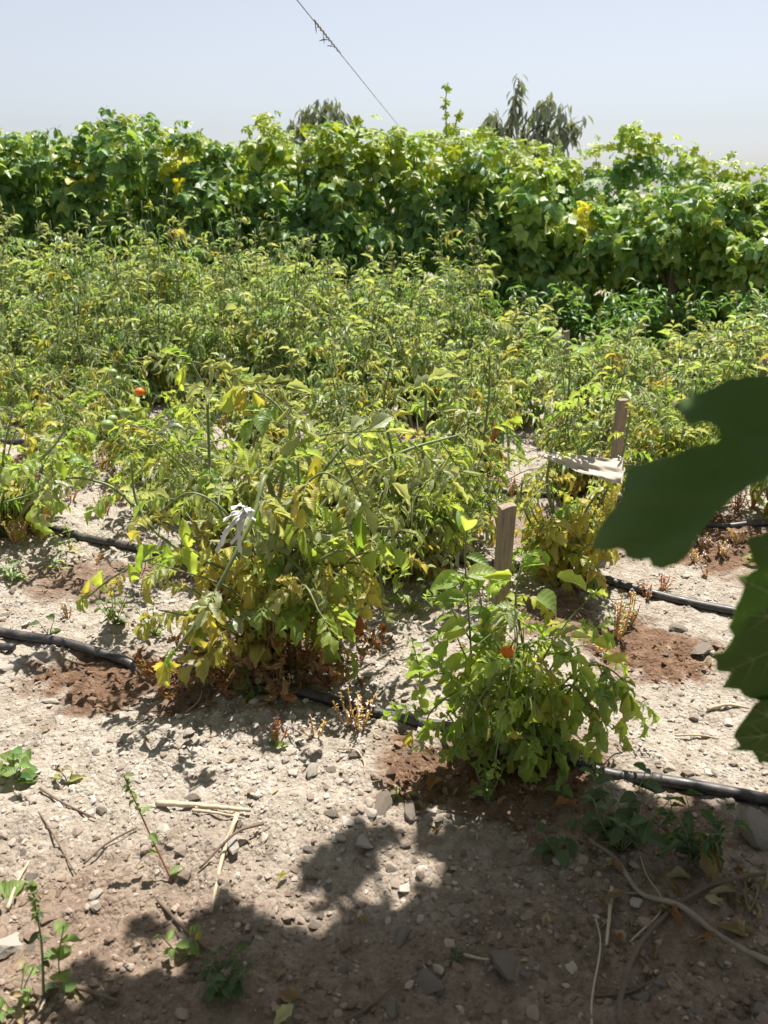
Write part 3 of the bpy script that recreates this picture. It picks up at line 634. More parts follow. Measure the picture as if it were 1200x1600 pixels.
# third to sixth rows
ORD = ['first', 'second', 'third', 'fourth', 'fifth', 'sixth', 'seventh', 'eighth', 'ninth', 'tenth', 'eleventh', 'twelfth', 'thirteenth']
ROWN = {3: 'third', 4: 'fourth', 5: 'fifth', 6: 'rearmost'}
TOP = [(0, 345), (60, 350), (120, 348), (200, 375), (280, 365), (350, 362), (420, 368), (480, 390), (550, 440), (610, 430), (660, 368), (700, 355), (740, 415), (800, 440), (880, 470), (960, 480), (1060, 485), (1130, 480), (1200, 455)]
def interp(tab, x):
    xs_, ys_ = zip(*tab); return float(np.interp(x, xs_, ys_))
def top_z(pxx, Y, tab): return at(pxx, interp(tab, pxx), Y).z
look = ['tall', 'bushy', 'grey-green', 'drooping', 'spindly', 'thick']
def tomato_row(ri, Ybase, slope, x0, x1, dx, hfun, nst, size, skip=()):
    n = int(round((x1 - x0) / dx)) + 1
    for i in range(n):
        x = x0 + i * dx + rng.uniform(-.07, .07); y = Ybase + slope * x + rng.uniform(-.1, .1)
        if i in skip: continue
        bb = Vector((x, y, float(gh(x, y)))); h = hfun(x, y)
        pxx = 600 + FPX * x / (y * .97)
        lk = look[rng.randrange(len(look))] if h > .55 else 'low'
        yel = .10 + .25 * (ri == 3)
        lab = f'{lk} tomato plant, {ORD[i]} from the left end of the {ROWN[ri]} row of tomatoes'
        make_plant('tomato_plant', lab, 'tomato plant', bb, random_stems(bb, nst, h * .95, .36, .005, tall=True),
                   tom_cols(.08 if ri > 3 else .16, .5, {'far': .62, 'pale': .33, 'yel': .02, 'tom': .03} if ri > 3 else {'far': .45, 'pale': .33, 'tom': .12, 'yel': .10}), size, key='toms', sp=.034, t0=.10, group=f'tomato plants of the {ROWN[ri]} row', cap=300, droop=(.12, .0, -.15, -.2)[ri - 3])
rng.seed(31)
tomato_row(3, 3.75, -.42, -1.95, 1.95, .46, lambda x, y: .42 + .08 * rng.random(), 17, .18, skip=(2,))
rng.seed(32)
tomato_row(4, 4.65, -.25, -2.4, 2.4, .44, lambda x, y: (.74 if x < -.3 else .62 if x < .6 else .52) * rng.uniform(.85, 1.1), 18, .225)
rng.seed(33)
tomato_row(5, 5.45, -.15, -2.8, 2.8, .47, lambda x, y: max(.4, min(1.0, top_z(600 + FPX * x / y * .97, y, TOP) * rng.uniform(.85, 1.05))) * (.74 if x > .35 else 1), 17, .25)
rng.seed(34)
tomato_row(6, 6.3, 0.0, -3.15, .5, .46, lambda x, y: max(.4, min(1.05, top_z(600 + FPX * x / y * .97, y, TOP) * rng.uniform(.9, 1.05))), 17, .25)
# tall thin plants that stand above the rows
for q, lab in (((268, 600), 'dark upright tomato stem standing taller than its row, left of centre'), ((685, 590), 'tallest upright tomato plant in front of the bean hedge, near the centre')):
    bb = G(q[0], q[1]); Y = bb.y
    tp = at(q[0] + 5, 372, Y)
    make_plant('tomato_plant', lab, 'tomato plant', bb, [([bb, bb.lerp(tp, .5) + rv(.03), tp], .007, .17, .05, .35)] + random_stems(bb, 7, tp.z * .9, .22, .005),
               tom_cols(.2, .5, {'far': .7, 'pale': .3}), .17, key='toms', sp=.045)
# pepper plants on the right of the rear rows
rng.seed(35)
k = 0
for i in range(13):
    x = -.2 + .29 * i; y = 6.25 + rng.uniform(-.25, .25); bb = Vector((x, y, float(gh(x, y))))
    make_plant('pepper_plant', f'glossy bright green pepper plant, {ORD[i]} from the left along the bean hedge foot', 'pepper plant', bb, random_stems(bb, 15, .60, .22, .004),
               lambda z, t: 'pep', .12, key='lance', sp=.02, t0=.1, group='pepper plants before the hedge', cap=300)

# ------------------------------------------------------------------ hedge rows behind
HT = [(-60, 200), (0, 202), (60, 198), (110, 228), (150, 196), (200, 200), (260, 212), (300, 230), (345, 232), (380, 212), (440, 202), (520, 208), (580, 205), (630, 202), (700, 210), (760, 215), (800, 225), (850, 262), (870, 308), (930, 322), (1000, 310), (1060, 298), (1130, 300), (1260, 302)]
BT = [(-100, 215), (100, 225), (160, 200), (230, 205), (300, 230), (380, 230), (700, 215), (800, 222), (900, 248), (940, 222), (985, 205), (1040, 218), (1100, 238), (1140, 252), (1300, 258)]
def hedge_plant(name, label, cat, x, y, wd, dp, ztop, n, cap, keyf, group, seedv, size=.12, floor=.25, slots=3):
    floor *= .35
    rng.seed(seedv); bb = Vector((x, y, float(gh(x, y)))); root = empty(name, bb, label, cat, group); items = []
    for k in range(slots):
        xx = x + rng.uniform(-.3, .3) * wd; zt = ztop(xx, y)
        P = catmull([Vector((x + rng.uniform(-.05, .05), y, bb.z)), Vector((xx + rng.uniform(-.1, .1), y + rng.uniform(-.1, .1), zt * .4)), Vector((xx, y + rng.uniform(-.1, .1), zt * .92))], 6)
        world_mesh('stem', tube(P, .012, .005, 5), M['stemb'], root)
    cand = []
    for k in range(n):
        xx = x + rng.uniform(-.62, .62) * wd; zt = (ztop(xx, y) - .02 + .10 * float(vnoise(xx, y, .28, 31)) + .05 * float(vnoise(xx, y, .11, 32))) * rng.uniform(.92, 1.0) + (rng.uniform(0, .10) if rng.random() < .12 else 0)
        u = rng.random(); bulge = .10 * float(vnoise(xx, 3.3, .35, 2)) + .08 * float(vnoise(xx * 1.0, rng.uniform(0, 1.8), .3, 4))
        z = floor + (zt - floor) * (1 - (1 - u) ** 1.0)
        bulge = .34 * float(vnoise(xx, z, .36, 4)) + .06 * float(vnoise(xx, z, .12, 5))
        if bulge < -.10 and rng.random() < .45 and z < zt * .85: continue
        rim = math.sqrt(max(0, 1 - ((z - .5 * zt) / (.56 * zt)) ** 4)) if z > .5 * zt else 1
        yy = y - dp * rim * rng.uniform(.25, 1.0) - bulge if rng.random() < .75 else y + dp * rim * rng.uniform(0, .9)
        if z > zt * .88 and rng.random() < .6: yy = y + dp * rng.uniform(-.8, .8); z = zt
        front = yy < y
        nrm = Vector((rng.uniform(-.6, .6), rng.uniform(-.9, .1) if front else .5, rng.uniform(.3, 1.1)))
        if z > zt * .88: nrm = Vector((rng.uniform(-.5, .5), rng.uniform(-.5, .3), 1))
        d = Vector((rng.uniform(-.9, .9), rng.uniform(-.9, .1), rng.uniform(-.9, .1)))
        key, c = keyf(xx, z, zt)
        s = size * rng.uniform(.55, 1.3) * (.75 if z > zt * .97 else 1)
        cand.append((yy - .35 * z, (libt(key, c), basis((xx, yy, z + s * .4), d, nrm, s))))
    cand.sort(key=lambda c: c[0]); put_leaves(root, [c[1] for c in cand], cap)
    return root
def pxof(x, y, z):
    v = Vector((x, y, z - H)); dep = v.y * math.cos(PITCH) - v.z * math.sin(PITCH); up = v.y * math.sin(PITCH) + v.z * math.cos(PITCH)
    return 600 + FPX * x / dep, 800 - FPX * up / dep
def front_key(x, z, zt):
    qx, qy = pxof(x, 7.2, z)
    for cx, cy, rx, ry in ((262, 265, 28, 32), (130, 282, 18, 22), (900, 350, 30, 25), (285, 300, 20, 12)):
        if ((qx - cx) / rx) ** 2 + ((qy - cy) / ry) ** 2 < 1 and rng.random() < .7: return 'palm', 'gold'
    yg = 0
    if 370 < qx < 860 and qy < 300: yg = .85 if qy < 262 else .5
    elif qx > 820 and qy > 290: yg = .12
    elif qy < 260: yg = .25
    if rng.random() < yg: return ('palm', 'vine') if rng.random() < .8 else ('tri', 'beanl')
    lite = .22 if qx < 800 else .55
    return ('tri', 'beanl') if rng.random() < lite else ('tri', 'bean')
def back_key(x, z, zt):
    if z > zt * .85: return ('palm', 'vine') if rng.random() < .55 else ('palm', 'beanl')
    return 'palm', 'bean'
bl = ['dark dense', 'dark', 'leafy', 'shaggy', 'thick', 'loose', 'full', 'bushy', 'yellow-topped', 'yellow-topped', 'mixed', 'lighter', 'pale', 'pale dry', 'patchy', 'pale']
xh0, dxh = -3.95, .54
for i in range(15):
    x = xh0 + dxh * i; y = 7.5 if x < 1.3 else 7.25
    lab = f'{bl[i]} climbing bean plant, {ORD[i] if i < 13 else ["second to last","last"][i-13]} from the left in the front hedge'
    hedge_plant('bean_plant', lab, 'climbing bean plant', x, y, dxh, .34, lambda xx, yy: at(interp([(0, 0), (1, 1)], 0) + pxof(xx, yy - .1, 1.7)[0], interp(HT, pxof(xx, yy - .1, 1.7)[0]), yy - .1).z, 760, 300, front_key, 'climbing bean plants forming the hedge', 100 + i, size=.17)
for i in range(13):
    x = -5.2 + .85 * i; y = 10.2
    if x < -1.0 and i % 1: continue
    hedge_plant('grape_vine', f'trellised grape vine, {ORD[i]} from the left in the row behind the bean hedge', 'grape vine', x, y, .85, .35,
                lambda xx, yy: at(pxof(xx, yy - .1, 1.9)[0], interp(BT, pxof(xx, yy - .1, 1.9)[0]), yy - .1).z, 620, 240, back_key, 'grape vines on the rear trellis', 200 + i, size=.17, floor=.9)
# loose shoots sticking up over the hedge
def sky_shoot(label, base, pts, Y, n, key='palm', c='vine', s=.07):
    P = catmull([at(q[0], q[1], Y) for q in pts], 5); root = empty('vine_shoot', P[0], label, 'vine shoot', None)
    world_mesh('stem', tube(P, .006, .003, 4), M['stem'], root)
    for k in range(n):
        i = int((k + .6) / n * (len(P) - 1)); sg = 1 if k % 2 else -1
        put('leaf', libt(key, c), root, basis(P[i], (sg, rng.uniform(-.5, .3), rng.uniform(-.5, .3)), Vector((0, -.8, .6)) + rv(.4), s * rng.uniform(.8, 1.4)), root.location)
rng.seed(77)
sky_shoot('tall thin vine shoot with sparse leaves rising highest above the hedge', 0, [(698, 225), (697, 190), (696, 160), (700, 128)], 7.6, 11)
sky_shoot('small leafy shoot leaning right beside the tall thin vine shoot', 0, [(704, 225), (712, 195), (720, 170)], 7.6, 8)
sky_shoot('leafy vine shoot leaning against the smaller peach tree', 0, [(548, 225), (552, 205), (562, 180)], 7.6, 11, s=.09)
sky_shoot('vine shoot curling up from the hedge top at its left part', 0, [(150, 215), (160, 195), (185, 190), (175, 205)], 7.6, 9, 'palm', 'bean', .1)
sky_shoot('vine shoot on the hedge top between the yellow leaves and the yellow-green stretch', 0, [(305, 235), (312, 222), (320, 212)], 7.6, 7, 'palm', 'vine', .07)
sky_shoot('vine shoot above the rear trellis at its highest point', 0, [(970, 235), (972, 215), (976, 195)], 10, 9, 'palm', 'beanl', .1)

# peach trees
def peach(label, pts_br, Y, base, nl, s, seedv):
    rng.seed(seedv); b0 = Vector((base, Y, 0)); root = empty('peach_tree', b0, label, 'peach tree', 'peach trees behind the hedge'); items = []
    hub = b0 + Vector((0, 0, 1.1)); world_mesh('trunk', tube([b0 + Vector((0, 0, -.1)), b0 + Vector((.03, 0, .6)), hub], .05, .035, 8), M['trunk'], root)
    for br in pts_br:
        q = [at(x, y, Y + rng.uniform(-.2, .2)) for x, y in br]; P = catmull([hub] + q, 7)
        world_mesh('branch', tube(P, .022, .005, 5), M['trunk'], root)
        K = len(P)
        for i in range(int(K * .3), K):
            for _ in range(nl):
                a = rng.uniform(0, 6.28); p = P[i] + rv(.07)
                d = Vector((math.cos(a) * .7, math.sin(a) * .5, -rng.uniform(.3, 1.5)))
                items.append((libt('lance', 'peach'), basis(p, d, Vector((0, 0, 1)) + rv(.4), s * rng.uniform(.75, 1.2))))
    rng.shuffle(items); put_leaves(root, items, 300)
peach('smaller rounded peach tree whose drooping grey-green crown shows above the hedge', [[(470, 220), (458, 190)], [(480, 205), (486, 166)], [(500, 200), (514, 154)], [(515, 205), (538, 178)], [(490, 215), (472, 172)], [(505, 220), (500, 162)], [(520, 215), (528, 165)], [(475, 225), (462, 205)], [(530, 220), (542, 195)]], 12, -.95, 5, .17, 301)
peach('taller peach tree with a pointed leader above the right half of the hedge', [[(800, 220), (806, 160), (811, 122)], [(790, 225), (775, 195), (768, 178)], [(815, 215), (840, 170), (862, 152)], [(820, 220), (860, 190), (885, 165)], [(830, 240), (880, 205), (910, 188)], [(790, 230), (800, 190), (805, 150)], [(835, 245), (865, 215), (880, 190)], [(780, 230), (770, 205), (764, 190)], [(830, 235), (850, 200), (850, 165)], [(840, 260), (870, 235), (900, 205)]], 12, 2.1, 4, .17, 302)
peach('faint far tree whose twig tips show over the left of the hedge', [[(262, 225), (264, 205)], [(245, 230), (240, 210)]], 14, -4.0, 5, .16, 303)

# trellis posts and overhead wire
def post(name, label, cat, p0, p1, w, d, mat='wood', top_cut=0.0, cat_parts=False):
    p0, p1 = Vector(p0), Vector(p1); ax = (p1 - p0); L = ax.length; ns = 10; V = []; F = []; A = []
    ring = [(-1, -1), (-.3, -1.03), (.35, -.98), (1, -1), (1.02, 0), (1, 1), (0, 1), (-1, 1), (-1.02, .1)]
    for i in range(ns + 1):
        t = i / ns
        for k, (a, c) in enumerate(ring):
            j = .05 * (rng.random() - .5); z = L * t
            if i == ns: z += top_cut * a * w + rng.uniform(-.002, .002)
            V.append((a * w / 2 * (1 + j), c * d / 2 * (1 + j), z))
    n = len(ring)
    for i in range(ns):
        for k in range(n): F.append((i * n + k, i * n + (k + 1) % n, (i + 1) * n + (k + 1) % n, (i + 1) * n + k))
    F.append(tuple(ns * n + k for k in range(n))); F.append(tuple(range(n))[::-1])
    me = mesh(name, T(V, F), M[mat], False); o = put(name, me)
    q = Vector((0, 0, 1)).rotation_difference(ax.normalized()); o.location = p0; o.rotation_mode = 'QUATERNION'; o.rotation_quaternion = q @ Matrix.Rotation(.18, 3, 'Z').to_quaternion()
    return tag(o, label, cat)
rng.seed(3)
sb = G(768, 1095, -.08); post('wooden_stake', 'nearest weathered wooden stake, standing in the bright green tomato plant', 'stake', sb, at(793, 790, sb.y + .02), .036, .03, top_cut=.12)
sb = G(948, 845, -.08); post('wooden_stake', 'wooden stake behind the folded sack', 'stake', sb, at(973, 624, sb.y + .02), .034, .028)
sb = G(884, 640, -.05); post('wooden_stake', 'thin brown stake tip among the leaves below the hedge', 'stake', sb, at(885, 517, sb.y), .03, .03)
sb = G(1188, 690, -.05); post('wooden_stake', 'grey stake above the grape leaf at the right edge', 'stake', sb, at(1192, 560, sb.y), .03, .03)
post('trellis_post', 'dark round trellis post standing in the right part of the bean hedge', 'post', (2.42, 6.98, -.1), at(1050, 418, 6.98), .07, .07, 'trunk')
wa, wb = at(440, -30, 3.8), at(627, 202, 10.0)
post('trellis_post', 'rear trellis post holding the overhead wire behind the hedge', 'post', (wb.x, wb.y, -.1), wb, .08, .08, 'trunk')
wd_ = (wa - wb)
wp = [wb + wd_ * (i / 24 * 1.9) - Vector((0, 0, .0)) for i in range(25)]
tag(world_mesh('overhead_wire', tube(wp, .0024, .0024, 5), M['wire']), 'thin grey wire rising diagonally across the sky', 'wire')
rng.seed(4)
tw = []; 
for k in range(46):
    t = k / 45; qx = 485 + 45 * t; qy = 37 + 46 * t; Yw = 3.8 + (10 - 3.8) * 0
    # point on the wire seen at this pixel
    best = min((wb + wd_ * (j / 400) for j in range(401)), key=lambda p: (pxof(*p)[0] - qx) ** 2 + (pxof(*p)[1] - qy) ** 2)
    tw.append(best + Vector((math.sin(k * 1.3) * .006, 0, math.cos(k * 1.3) * .006)))
twr = empty('dry_tendril', tw[-1], 'dry dark tendril wound around the overhead wire', 'tendril')
world_mesh('stem', tube(tw, .0028, .002, 4), M['stickd'], twr)
for i, d, l in ((4, (.1, 0, -1), .05), (18, (.1, 0, -1), .05), (26, (-1, 0, .1), .07), (38, (-1, 0, .3), .06)):
    put('leaf', libt('lance', 'peach') if False else mesh('leaf', blade(l, l * .07, 5, 1, P_LAN, .4, .8, .3), M['stickd']), twr, basis(tw[i], d, (0, -1, .3), 1), twr.location)

# ------------------------------------------------------------------ drip pipes
def pipe(label, pts, r, dips=()):
    P = []
    for q in pts:
        if len(q) == 3: P.append(G(q[0], q[1], q[2]))
        else: P.append(G(q[0], q[1], r * .75))
    Q = catmull(P, 10)
    for i, p in enumerate(Q):
        if i == 0 or i == len(Q) - 1: continue
    root = empty('drip_pipe', Q[0], label, 'drip pipe', 'black drip irrigation pipes')
    world_mesh('tube', tube(Q, r, r, 14), M['pipe'], root)
    return root, Q
def emitters(root, Q, r, idx):
    for i in idx:
        p = Q[i]; d = (Q[i + 1] - Q[i]).normalized()
        world_mesh('dripper', tube([p - d * .012, p - d * .011, p + d * .011, p + d * .012], r * 1.16, r * 1.16, 12, rf=lambda t: .9 if t < .01 or t > .99 else 1), M['pipe'], root)
RP = .0145
r1, Q = pipe('front black drip pipe running from the left edge under both nearest tomato plants', [(-150, 965), (-60, 978), (0, 990), (100, 1008), (165, 1020), (200, 1027), (235, 1040, -.03), (300, 1055, -.035), (345, 1056, .0), (375, 1064), (450, 1085), (560, 1108), (650, 1130), (760, 1155), (870, 1180), (950, 1200), (1050, 1222), (1200, 1252), (1330, 1285)], RP)
emitters(r1, Q, RP, (58, 98, 132, 158))
r2, Q = pipe('second black drip pipe, passing behind the largest plant and the nearest stake', [(-200, 785), (-60, 800), (0, 808), (60, 822), (130, 842), (190, 857), (320, 882), (480, 890), (640, 880), (760, 885), (870, 897), (950, 912), (1050, 935), (1150, 956), (1300, 990)], RP)
emitters(r2, Q, RP, (38, 96, 110))
r3, Q = pipe('third black drip pipe, seen behind the green tomatoes and past the grape leaf', [(-200, 690), (0, 695), (100, 699), (200, 703), (330, 715), (420, 730), (560, 755), (700, 765), (860, 778), (980, 795), (1110, 822), (1200, 824), (1350, 830)], RP)
tp, Q = pipe('short thin grey pipe end lying below the front pipe at the left edge', [(-80, 1000), (-20, 1008), (22, 1013)], .011)

# ------------------------------------------------------------------ sack and rag
def sack():
    """a woven bag folded flat lengthwise: front panel, sharp lower fold, back panel"""
    V = []; F = []; ns, m = 26, 16
    T0, T1, B0, B1 = (856, 706), (972, 717), (848, 714), (971, 757)
    for i in range(ns + 1):
        t = i / ns; tx_, ty_ = T0[0] + (T1[0] - T0[0]) * t, T0[1] + (T1[1] - T0[1]) * t - 1.5 * math.sin(7 * t); bx_, by_ = B0[0] + (B1[0] - B0[0]) * t, B0[1] + (B1[1] - B0[1]) * t + 3 * math.sin(math.pi * t) + 1.2 * math.sin(17 * t)
        for side in (0, 1):
            for k in range(m):
                q = k / (m - 1)
                if side: q = 1 - q
                cr = .010 * abs(((q * 1.0 + .35 * t + .1) % .5) - .25) / .25 * min(1, 2.5 * t) + .004 * math.sin(5 * q + 8 * t) + .0015 * math.sin(23 * q - 19 * t)
                edge = (1 - abs(2 * q - 1) ** 4)
                Y = 2.42 + .03 * (1 - t) - .085 * q * (.25 + .75 * t) + cr + (.016 * edge * (.4 + .6 * t) if side else -.004 * edge) + rng.uniform(-.0007, .0007)
                V.append(at(tx_ + (bx_ - tx_) * q + (rng.uniform(-1, 1) if i == ns else 0), ty_ + (by_ - ty_) * q, Y))
    n = 2 * m
    for i in range(ns):
        for k in range(n): F.append((i * n + k, i * n + (k + 1) % n, (i + 1) * n + (k + 1) % n, (i + 1) * n + k))
    F.append(tuple(range(n))[::-1]); F.append(tuple(ns * n + k for k in range(n)))
    return T(V, F)
M['sack'] = simple('woven_sack', (.44, .38, .31), (.60, .54, .46), 55, .9, .5, .0012)
sr = empty('folded_sack', at(965, 740, 2.40), 'pale beige folded sack tied to the far stake, sticking out to the left', 'sack')
world_mesh('bag', sack(), M['sack'], sr)
hem = [at(971.5 + .6 * math.sin(i), 718 + 3 * i, 2.42 - .085 * i / 13) for i in range(14)]
world_mesh('hem', tube(hem, .0028, .0028, 6, wob=.3), M['sack'], sr)
world_mesh('tie', tube(catmull([at(966, 712, 2.44), at(972, 716, 2.42), at(978, 722, 2.45), at(972, 716, 2.47)], 6), .0022, .0022, 5), M['white'], sr)
rng.seed(9)
rk = empty('white_rag', at(392, 800, 1.75), 'white rag strips tied to a stem of the largest tomato plant', 'rag')
kn = at(388, 798, 1.73)
for e in ((345, 852), (352, 835), (362, 850), (372, 840), (375, 862), (350, 815), (398, 815), (362, 796), (340, 862)):
    en = at(e[0], e[1], 1.71 + rng.uniform(-.02, .02)); md = kn.lerp(en, .5) + rv(.012) + Vector((0, -.012, .008)); P = catmull([kn + rv(.008), md, en], 7)
    V = []; F = []; w = rng.uniform(.0035, .006); nrm = Vector((.4, -.2, .9)) + rv(.3); 
    for i, p in enumerate(P):
        d = (P[min(i + 1, len(P) - 1)] - P[max(0, i - 1)]).normalized(); sd_ = d.cross(nrm.normalized()).normalized(); nr_ = sd_.cross(d)
        for s_ in (-1, -.4, .4, 1): V.append(p + sd_ * w * s_ + nr_ * (.003 * s_ * s_ + .002 * math.sin(i + s_)))
        for s_ in (1, .4, -.4, -1): V.append(p + sd_ * w * s_ + nr_ * (.003 * s_ * s_ - .0012 + .002 * math.sin(i + s_)))
    for i in range(len(P) - 1):
        for k in range(8): F.append((i * 8 + k, i * 8 + (k + 1) % 8, i * 8 + 8 + (k + 1) % 8, i * 8 + 8 + k))
    world_mesh('strip', T(V, F), M['white'], rk)
world_mesh('knot', tube([kn + Vector((-.012, 0, -.004)), kn + Vector((-.004, -.004, .004)), kn + Vector((.006, 0, 0)), kn + Vector((.012, .003, -.005))], .005, .004, 8, wob=.5), M['white'], rk)
for q, lab in (((416, 524, 5.0), 'small white rag caught among the leaves left of centre'), ((152, 552, 4.4), 'small white rag in the tomato leaves at the left'), ((268, 432+230, 3.2), 'bluish-white crumpled scrap hanging behind the green tomatoes')):
    c = at(*q); n = 5
    V = [(c.x + (i - 2) * .007 + rng.uniform(-.006, .006), c.y + rng.uniform(-.015, .015), c.z + (j - 2) * .008 + rng.uniform(-.006, .006)) for i in range(n) for j in range(n)]
    V2 = [(a, b_ + .003, z) for a, b_, z in V]; F = [(i * n + j, i * n + j + 1, (i + 1) * n + j + 1, (i + 1) * n + j) for i in range(n - 1) for j in range(n - 1)]
    F2 = [tuple(reversed([k + 25 for k in f])) for f in F]
    tag(world_mesh('white_rag', T(V + V2, F + F2), M['white']), lab, 'rag')

# ------------------------------------------------------------------ weeds
def small_weed(label, base, h, n, key, c, s, lean=(0, 0), stem='stem', branches=1, name='weed_plant', group=None, spike=None, cat='weed', t0=.15):
    root = empty(name, base, label, cat, group); items = []
    for b_ in range(branches):
        a = 6.28 * b_ / max(1, branches) + rng.random(); sp_ = h * .45 if branches > 1 else 0
        top = Vector((lean[0] + math.cos(a) * sp_, lean[1] + math.sin(a) * sp_, h * rng.uniform(.75, 1)))
        P = catmull([base + Vector((0, 0, -.005)), base + top * .5 + rv(h * .06), base + top], 6)
        world_mesh('stem', tube(P, max(.0014, h * .009), .001, 5), M[stem], root)
        m = max(2, n // branches)
        for k in range(m):
            t = t0 + (1 - t0) * k / max(1, m - 1); p = P[min(len(P) - 1, int(t * (len(P) - 1)))]; an = k * 2.4 + rng.random()
            items.append((libt(key, c if isinstance(c, str) else pick(c)), basis(p, (math.cos(an), math.sin(an), rng.uniform(-.1, .7)), Vector((0, 0, 1)) + rv(.3), s * rng.uniform(.6, 1.2) * (1.1 - .5 * t))))
        if spike:
            ts = [xf(blade(.012, .004, 3, 1, P_OV), basis(P[-1] - (P[-1] - P[len(P) // 2]) * rng.random() * .7, rv() + Vector((0, 0, .5)), rv())) for _ in range(spike)]
            o = world_mesh('flower_spike', merge(ts, True), M['weed'], root)
    put_leaves(root, items); return root
rng.seed(41)
small_weed('thin amaranth weed with red stem base and seed spike, left of the sticks', G(270, 1372), .26, 6, 'smooth', 'weed', .035, (-.09, .06), 'stemr', 1, spike=30)
small_weed('dusty grey-green spiky weed with faint upright stem near the left edge', G(68, 1560), .30, 8, 'smooth', 'weedd', .028, (.01, .02), 'stem', 1, spike=40)
small_weed('pair of round light green leaves on a thin stem in the lower left corner', G(100, 1560), .15, 8, 'heart', 'weed', .04, (.01, .03), 'stem', 1)
small_weed('low spreading weed cut by the left edge at the bottom', G(25, 1585), .09, 26, 'smooth', {'weed': .7, 'straw': .3}, .035, branches=5)
small_weed('broad-leaved weed at the left edge above the reddish twigs', G(25, 1215), .07, 14, 'heart', {'weed': .8, 'bean': .2}, .06, branches=4)
small_weed('single green leaf poking in at the left edge', G(5, 1400), .04, 3, 'heart', 'weed', .05)
small_weed('wilted straw-coloured leaves beside the left broad-leaved weed', G(105, 1215), .03, 8, 'single', {'straw': .6, 'pale': .4}, .06, branches=3)
small_weed('young squash seedling beside the front pipe at the left', G(75, 985), .05, 5, 'heart', 'weedd', .06, branches=2)
small_weed('small green weed with lit leaves in the dappled shade', G(285, 1490), .07, 10, 'smooth', 'weed', .035, branches=2)
small_weed('dark low feathery weed in the shade at the bottom', G(355, 1550), .08, 60, 'smooth', 'weedd', .035, branches=9)
small_weed('green bushy weed under the largest plant beside the front pipe', G(180, 980), .11, 50, 'smooth', 'weed', .035, branches=8)
small_weed('smaller green bushy weed touching the bushy one under the largest plant', G(240, 990), .10, 36, 'smooth', 'weed', .03, branches=6)
small_weed('upright weed seedling right of the largest plant', G(660, 1115), .24, 26, 'smooth', 'tom', .045, (-.03, .02), 'stem', 1)
small_weed('short upright weed with wide leaves between the two nearest tomato plants', G(640, 960), .17, 20, 'smooth', 'tom', .06, (-.02, .02), 'stem', 3)
small_weed('two-leaved bright seedling below the front pipe', G(880, 1245), .07, 5, 'smooth', 'weed', .05, branches=1)
small_weed('shaded broad-leaved weed with pointed leaves near the front pipe', G(870, 1340), .07, 12, 'smooth', 'weedd', .055, branches=3)
small_weed('large dark leafy weed in the shade below the front pipe', G(970, 1330), .17, 60, 'smooth', 'weedd', .06, branches=8)
small_weed('dark leafy weed in the shade, next to the pale boulder at the right', G(1080, 1350), .14, 50, 'single', 'weedd', .06, branches=8)
small_weed('small weed with lobed leaves in front of the nearest stake', G(760, 1250), .08, 12, 'smooth', 'weed', .04, branches=3)
small_weed('weed sprig beside the yellow leaves right of the nearest tomato plant', G(965, 975), .09, 14, 'smooth', 'weed', .04, branches=2)
small_weed('pale weed with narrow leaves beyond the reddish soil at the right', G(790, 940), .12, 16, 'smooth', 'weed', .045, branches=2)
small_weed('thin green weed shoot in front of the second pipe, left one', G(108, 860), .13, 14, 'smooth', {'weed': .6, 'yel': .4}, .035)
small_weed('thin yellowish weed shoot in front of the second pipe, right one', G(90, 865), .11, 12, 'smooth', {'weed': .4, 'yel': .6}, .03)
small_weed('soft fuzzy weed patch at the left edge between the first two pipes', G(20, 905), .08, 40, 'lance', 'far', .05, branches=8)
small_weed('low pale weed in the middle of the wet soil at the left', G(90, 895), .06, 24, 'lance', 'far', .04, branches=6)
small_weed('green weed at the right edge beyond the third pipe', G(1190, 880), .1, 20, 'heart', 'weed', .05, branches=4)
for (a, c), lab in (((620, 1250), 'tiny sprout near the dappled shade edge'), ((930, 1210), 'tiny seedling touching the front pipe under a yellow leaf'), ((430, 1165), 'tiny green seedling beside the white stones'), ((715, 1500), 'tiny shaded sprout left of the flat stone'), ((1045, 820), 'tiny sprout in the reddish soil by the grape leaf')):
    small_weed(lab, G(a, c), .04, 6, 'smooth', 'weed' if c < 1300 else 'weedd', .022)

# broomrape: leafless orange stalks with small pale flowers
rng.seed(51)
def broomrape(base, h, n, red, label, flowers=True):
    root = empty('broomrape', base, label, 'broomrape', 'broomrape clumps under the tomatoes'); fl = []
    for k in range(n):
        a = rng.uniform(0, 6.28); r = rng.uniform(0, .03 + .1 * h); hh = h * rng.uniform(.5, 1)
        P = catmull([base + Vector((math.cos(a) * r * .3, math.sin(a) * r * .3, -.005)), base + Vector((math.cos(a) * r, math.sin(a) * r, hh * .5)), base + Vector((math.cos(a) * r * 1.3, math.sin(a) * r * 1.3, hh))], 4)
        ts = [tube(P, .0024, .0014, 5)]
        for q in range(int(10 + hh * 110)):
            p = P[min(len(P) - 1, int(len(P) * rng.uniform(.25, 1)))] + rv(.002); an = rng.uniform(0, 6.28); d = (math.cos(an), math.sin(an), rng.uniform(.4, 1.4))
            if flowers and rng.random() < .2: fl.append(xf(blade(.011, .0045, 3, 1, P_OV, .5, .8, .5), basis(p, d, (0, 0, 1))))
            else: ts.append(xf(blade(.009, .003, 2, 1, P_OV, .4, .4, .3), basis(p, d, (0, 0, 1))))
        world_mesh('stalk', merge(ts), M['braper' if red else 'brape'], root)
    if fl: tag(world_mesh('flower_cluster', merge(fl), M['bflow'], root), kind='stuff')
